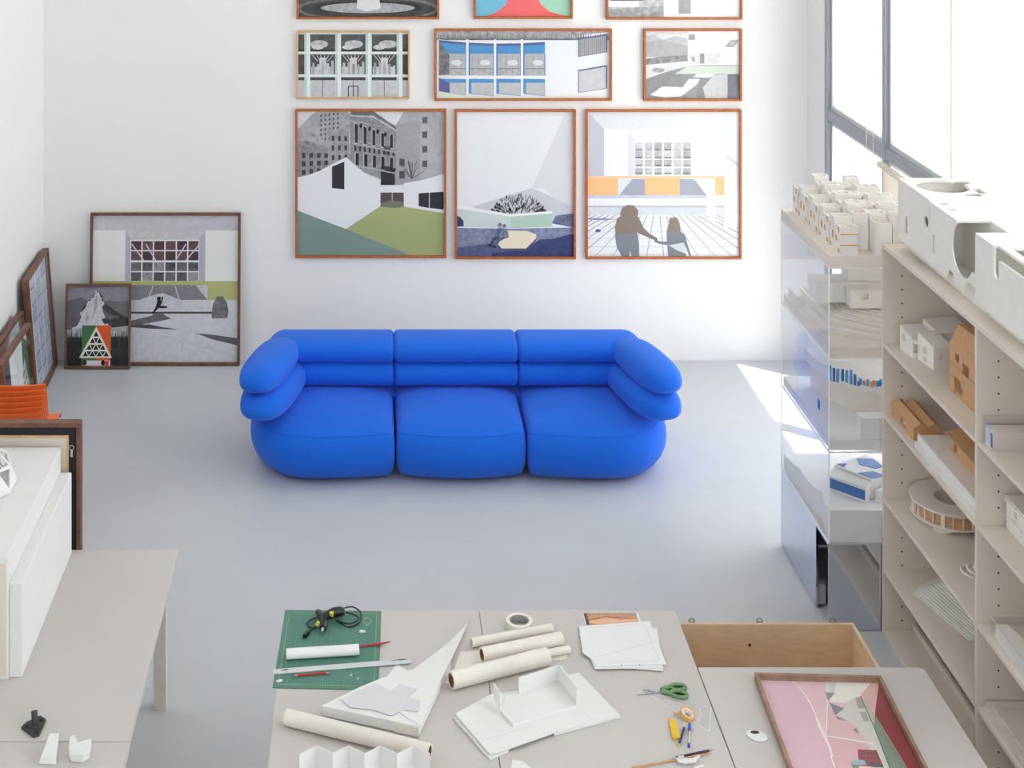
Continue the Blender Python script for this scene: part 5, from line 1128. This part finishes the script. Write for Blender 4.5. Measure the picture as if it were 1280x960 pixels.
def case(label, z0, z1, base=0):
    t = thing('display_case', label, 'display case', ((CX0+CX1)/2, (CY0+CY1)/2, z0), group='clear display cases stacked on the plinth'); th = .005
    MB().box(CX0, CX0+th, CY0+th, CY1-th, z0, z1-th).build('side_panel', 'acrylic', t)
    MB().box(CX1-th, CX1, CY0+th, CY1-th, z0, z1-th).build('side_panel', 'acrylic', t)
    MB().box(CX0, CX1, CY0, CY0+th, z0, z1-th).build('front_panel', 'acrylic', t)
    MB().box(CX0, CX1, CY1-th, CY1, z0, z1-th).build('back_panel', 'acrylic', t)
    MB().box(CX0, CX1, CY0, CY1, z1-th, z1).build('top_panel', 'acrylic', t)
    e = .0055
    for (a,b,c,d,f_,g) in ((CX0-.001,CX0+e,CY0-.001,CY0+e,z0,z1),(CX0-.001,CX0+e,CY1-e,CY1+.001,z0,z1),(CX1-e,CX1+.001,CY0-.001,CY0+e,z0,z1),
        (CX0-.001,CX0+e,CY0+e,CY1-e,z1-e,z1+.0005),(CX0+e,CX1-e,CY0-.001,CY0+e,z1-e-.002,z1+.0005),(CX0+e,CX1-e,CY1-e,CY1+.001,z1-e,z1+.0005),(CX0-.001,CX0+e,CY0+e,CY1-e,z0,z0+e)):
        MB().box(a,b,c,d,f_,g).build('edge', 'acrylic_edge_glint', t)  # edge highlights put on as white strips
    return t
case('clear display case with the blue courtyard model, bottom of the stack', .4705, .972)
case('clear display case with the curved hall model, middle of the stack', .9735, 1.475)
case('clear display case with the contour terrain model, top of the stack', 1.4765, 1.975)
ix0, ix1, iy0, iy1 = CX0+.012, CX1-.012, CY0+.014, CY1-.012
# bottom: courtyard model with blue glazing
K = .4715
cy = thing('courtyard_model', 'white courtyard building model with blue faceted openings in the bottom case', 'model', (2.85, 8.4, K), group='models inside the clear cases')
ed = [(2.507,8.885),(2.512,8.72),(2.530,8.63),(2.517,8.45),(2.525,8.34),(2.545,8.26),(2.512,8.10),(2.508,7.99)]
P = ed[::-1]+[(ix1,8.885),(ix1,7.99)]
MB().hexa([(x,y,K) for x,y in P], [(x,y,K+.175-(y-7.99)*.095) for x,y in P]).build('terrain', 'card_white', cy)
KT = K+.150
def facet(poly, z0, z1, blue=(), nm='building_volume'):
    o = MB().prism(poly, z0, z1).build(nm, 'model_white', cy)
    return o
base_z = lambda y: K+.175-(y-7.99)*.095
def wedge(P, h, nm='building_volume', m='card_white'):
    return MB().hexa([(x,y,base_z(y)+.0005) for x,y in P], [(x,y,base_z(y)+hh) for (x,y),hh in zip(P,h)]).build(nm, m, cy)
wedge([(2.60,8.30),(2.74,8.10),(2.78,8.14),(2.66,8.40)], (.075,.085,.10,.09))
wedge([(2.665,8.41),(2.785,8.15),(2.98,8.22),(2.90,8.56)], (.10,.11,.12,.11))
wedge([(2.80,8.12),(2.99,8.03),(3.10,8.20),(2.99,8.215)], (.06,.07,.10,.11))
# blue facets, laid into the roofs and the near walls
def sheet(pts3, m='blue_card', nm='blue_opening', th=.003):
    v = [Vector(q) for q in pts3]; n = (v[1]-v[0]).cross(v[2]-v[0]).normalized()*th
    return MB().hexa([tuple(a) for a in v], [tuple(a+n) for a in v]).build(nm, m, cy)
def onplane(P, h, uv):
    """points on the top of a wedge, bilinear"""
    q = [Vector((x,y,base_z(y)+hh+.0005)) for (x,y),hh in zip(P,h)]
    return [(q[0]*(1-u)+q[1]*u)*(1-v)+(q[3]*(1-u)+q[2]*u)*v for u, v in uv]
W1, H1 = [(2.60,8.30),(2.74,8.10),(2.78,8.14),(2.66,8.40)], (.075,.085,.10,.09)
W2, H2 = [(2.665,8.41),(2.785,8.15),(2.98,8.22),(2.90,8.56)], (.10,.11,.12,.11)
sheet(onplane(W2,H2,[(.62,.04),(.98,.06),(.98,.50),(.70,.42)]))
sheet(onplane(W2,H2,[(.05,.62),(.30,.45),(.62,.60),(.62,.84),(.25,.94)]))
sheet(onplane(W2,H2,[(.02,.06),(.22,.05),(.12,.24)]))
for (xa,ya,xb,yb,z0,z1) in ((2.602,8.296,2.736,8.103,.012,.066),(2.90,8.072,2.965,8.041,.008,.050)):
    L = math.hypot(xb-xa,yb-ya); nx, ny = (yb-ya)/L*.002, -(xb-xa)/L*.002
    za, zb = base_z(ya), base_z(yb)
    lo = [(xa,ya,za+z0),(xb,yb,zb+z0),(xb,yb,zb+z1),(xa,ya,za+z1)]
    MB().hexa([(x-nx*-.2,y-ny*-.2,z) for x,y,z in lo], [(x-nx*1.5,y-ny*1.5,z) if ny > 0 else (x+nx*1.5,y+ny*1.5,z) for x,y,z in lo]).build('blue_opening', 'blue_card', cy)
# middle: curved hall
K = .9745
hl = thing('hall_model', 'white curved hall model with blue and red pegs in the middle case', 'model', (2.85, 8.4, K), group='models inside the clear cases')
MB().box(ix0, ix1, iy0, iy1, K, K+.055).build('base', 'card_white', hl)
arc = []
cxh, cyh = 3.30, 8.75
for k in range(25):
    a = math.radians(180+90*k/24); arc.append((cxh+.60*math.cos(a)*1.12, cyh+.60*math.sin(a)))
arc = [(max(ix0+.06,x), y) for x,y in arc]; arc = [q for q in arc if q[0] < ix1-.02]
MB().prism(arc+[(ix1-.02,cyh)], K+.0555, K+.20).build('wall_curve', 'model_cream', hl)
out = [(x-.025*(1 if x < 2.9 else .4), y-.03) for x, y in arc]
MB().prism([(max(ix0+.02,x),y) for x,y in out]+[(ix1-.018,out[-1][1]),(ix1-.018,cyh+.02),(max(ix0+.02,out[0][0]),cyh+.02)], K+.2005, K+.265).build('roof_band', 'card_white', hl)
MB().hexa([(2.70,8.55,K+.2655),(ix1-.02,8.45,K+.2655),(ix1-.02,8.75,K+.2655),(2.72,8.75,K+.2655)], [(2.71,8.56,K+.27),(ix1-.03,8.55,K+.35),(ix1-.02,8.75,K+.38),(2.72,8.75,K+.29)]).build('roof_slope', 'model_white', hl)
MB().box(2.68, 3.18, 8.0, 8.08, K+.0555, K+.17).build('annex', 'card_white', hl)
RR = random.Random(8)
colr = ['blue_card','blue_card','window_glass','red_paint','orange_card','blue_plastic']
mat('cyan_card', (60,170,220), .5, noise=.05); mat('coral_card', (240,120,96), .5, noise=.05)
for k in range(26):
    u = k/25; x = 2.60+.42*u; yy = 8.30-.10*math.sin(u*2.2)+RR.uniform(-.03,.03); hgt = (.085 if k < 8 else .035)*RR.uniform(.6,1)
    m = ['cyan_card','blue_card','cyan_card','coral_card','cyan_card','orange_card','coral_card'][k % 7 if k > 7 else k % 3]
    inside = yy
    MB().box(x-.006, x+.006, yy-.006, yy+.006, K+.2655, K+.2655+hgt).build('peg', m, hl)
MB().box(ix0+.030, ix0+.034, 8.28, 8.31, K+.10, K+.15).build('door', 'blue_plastic', hl)
# top: contour terrain and house
K = 1.4775
tm = thing('terrain_model', 'white curved-contour hillside model with flat-roofed house in the top case', 'model', (2.85, 8.4, K), group='models inside the clear cases')
MB().box(ix0, ix1, iy0, iy1, K, K+.055).build('base', 'model_cream', tm)
for k in range(12):
    z = K+.0555+k*.0075; off = k*.026
    pts = []
    for a in range(13):
        u = a/12; x = ix0+.03+off*.9+(ix1-ix0-.03-off*.9)*u
        y = iy0+.01+off+ .22*(1-u)**2.2*(1+.15*math.sin(k*.5))+.02*math.sin(u*4+k*.4)
        pts.append((x, min(y, iy1-.06)))
    MB().prism(pts+[(ix1,iy1),(ix0+.03+off*.9,iy1)], z, z+.0072).build('contour_layer', 'model_white' if k % 2 else 'model_cream', tm)
zg = K+.0555+12*.0075
def flat(x0,x1,y0,y1,h,nm='house_volume',z0=zg-.05,win=None):
    o = MB().box(x0,x1,y0,y1,zg+.0005,zg+h).build(nm,'model_white',tm); MB().box(x0-.006,x1+.006,y0-.006,y1+.006,zg+h+.0003,zg+h+.012).build('roof','card_white',tm)
    if win: carve(o,[MB().box(*win)])
    return o
flat(2.575,2.95,8.45,8.60,.105)
flat(2.74,3.15,8.35,8.44,.095, win=(2.80,2.84,8.33,8.37,zg+.05,zg+.085))
MB().box(ix0+.005, 2.56, 8.62, 8.80, K+.0555, K+.12).build('house_volume', 'card_white', tm)
MB().prism([(2.76,zg+.118),(3.15,zg+.118),(3.15,zg+.16),(2.76,zg+.20)], 8.47, 8.59, 'y').build('upper_volume', 'card_white', tm)
# housing model on top of the stack
K = 1.977
hm = thing('housing_model', 'white stepped housing model with orange windows on top of the display cases', 'model', (2.85, 8.4, K))
MB().box(CX0, CX1, CY0-.012, CY1, K, K+.062).build('base_board', 'model_cream', hm, bevel=.001)
Zh = K+.0625
ny = 9; pitch = (8.86-7.966)/ny
for j in range(ny):
    y1 = 8.86-j*pitch; y0 = y1-pitch+.003
    for i, (x0, x1, hh) in enumerate(((2.555,2.655,.165),(2.657,2.745,.215),(2.747,2.84,.185),(2.842,2.93,.205),(2.932,3.02,.175))):
        h2 = hh + (.018 if (i+j) % 2 else -.008)
        yy0, yy1 = (y0, y1-.02*(j % 2)) if i % 2 == 0 else (y0, y1-.03)
        if i == 1 and j == ny-1: continue
        o = MB().box(x0, x1-.002, yy0, yy1, Zh, Zh+h2).build('housing_unit', 'model_white', hm)
        cuts = [MB().box(x0+.006, x1-.008, yy0+.006, yy1-.006, Zh+h2-.014, Zh+h2+.02)]
        if i == 0:
            sp = [(.012,.045,.008,.035),(.055,.085,.062,.095),(.015,.04,.118,.152)] if j % 2 == 0 else [(.05,.085,.008,.035),(.015,.045,.06,.105),(.06,.08,.115,.15)]
            for a, b, c, d in sp: cuts.append(MB().box(x0-.02, x0+.0035, yy0+a, min(yy0+b, yy1-.004), Zh+c, Zh+d))
        carve(o, cuts)
        if i == 0:
            for a, b, c, d in sp: MB().box(x0+.0012, x0+.004, yy0+a+.0005, min(yy0+b, yy1-.004)-.0005, Zh+c+.0005, Zh+d-.0005).build('window', 'orange_card', hm)
        if (i+j) % 2 == 0: MB().box(x0+.02, x1-.022, yy0+.02, yy0+.045, Zh+h2-.0138, Zh+h2-.008).build('skylight', 'oak', hm)
for k in range(2):
    MB().box(2.556, 2.652, 7.9665, 7.9700, Zh+.055+.058*k, Zh+.060+.058*k).build('floor_strip', 'orange_card', hm)
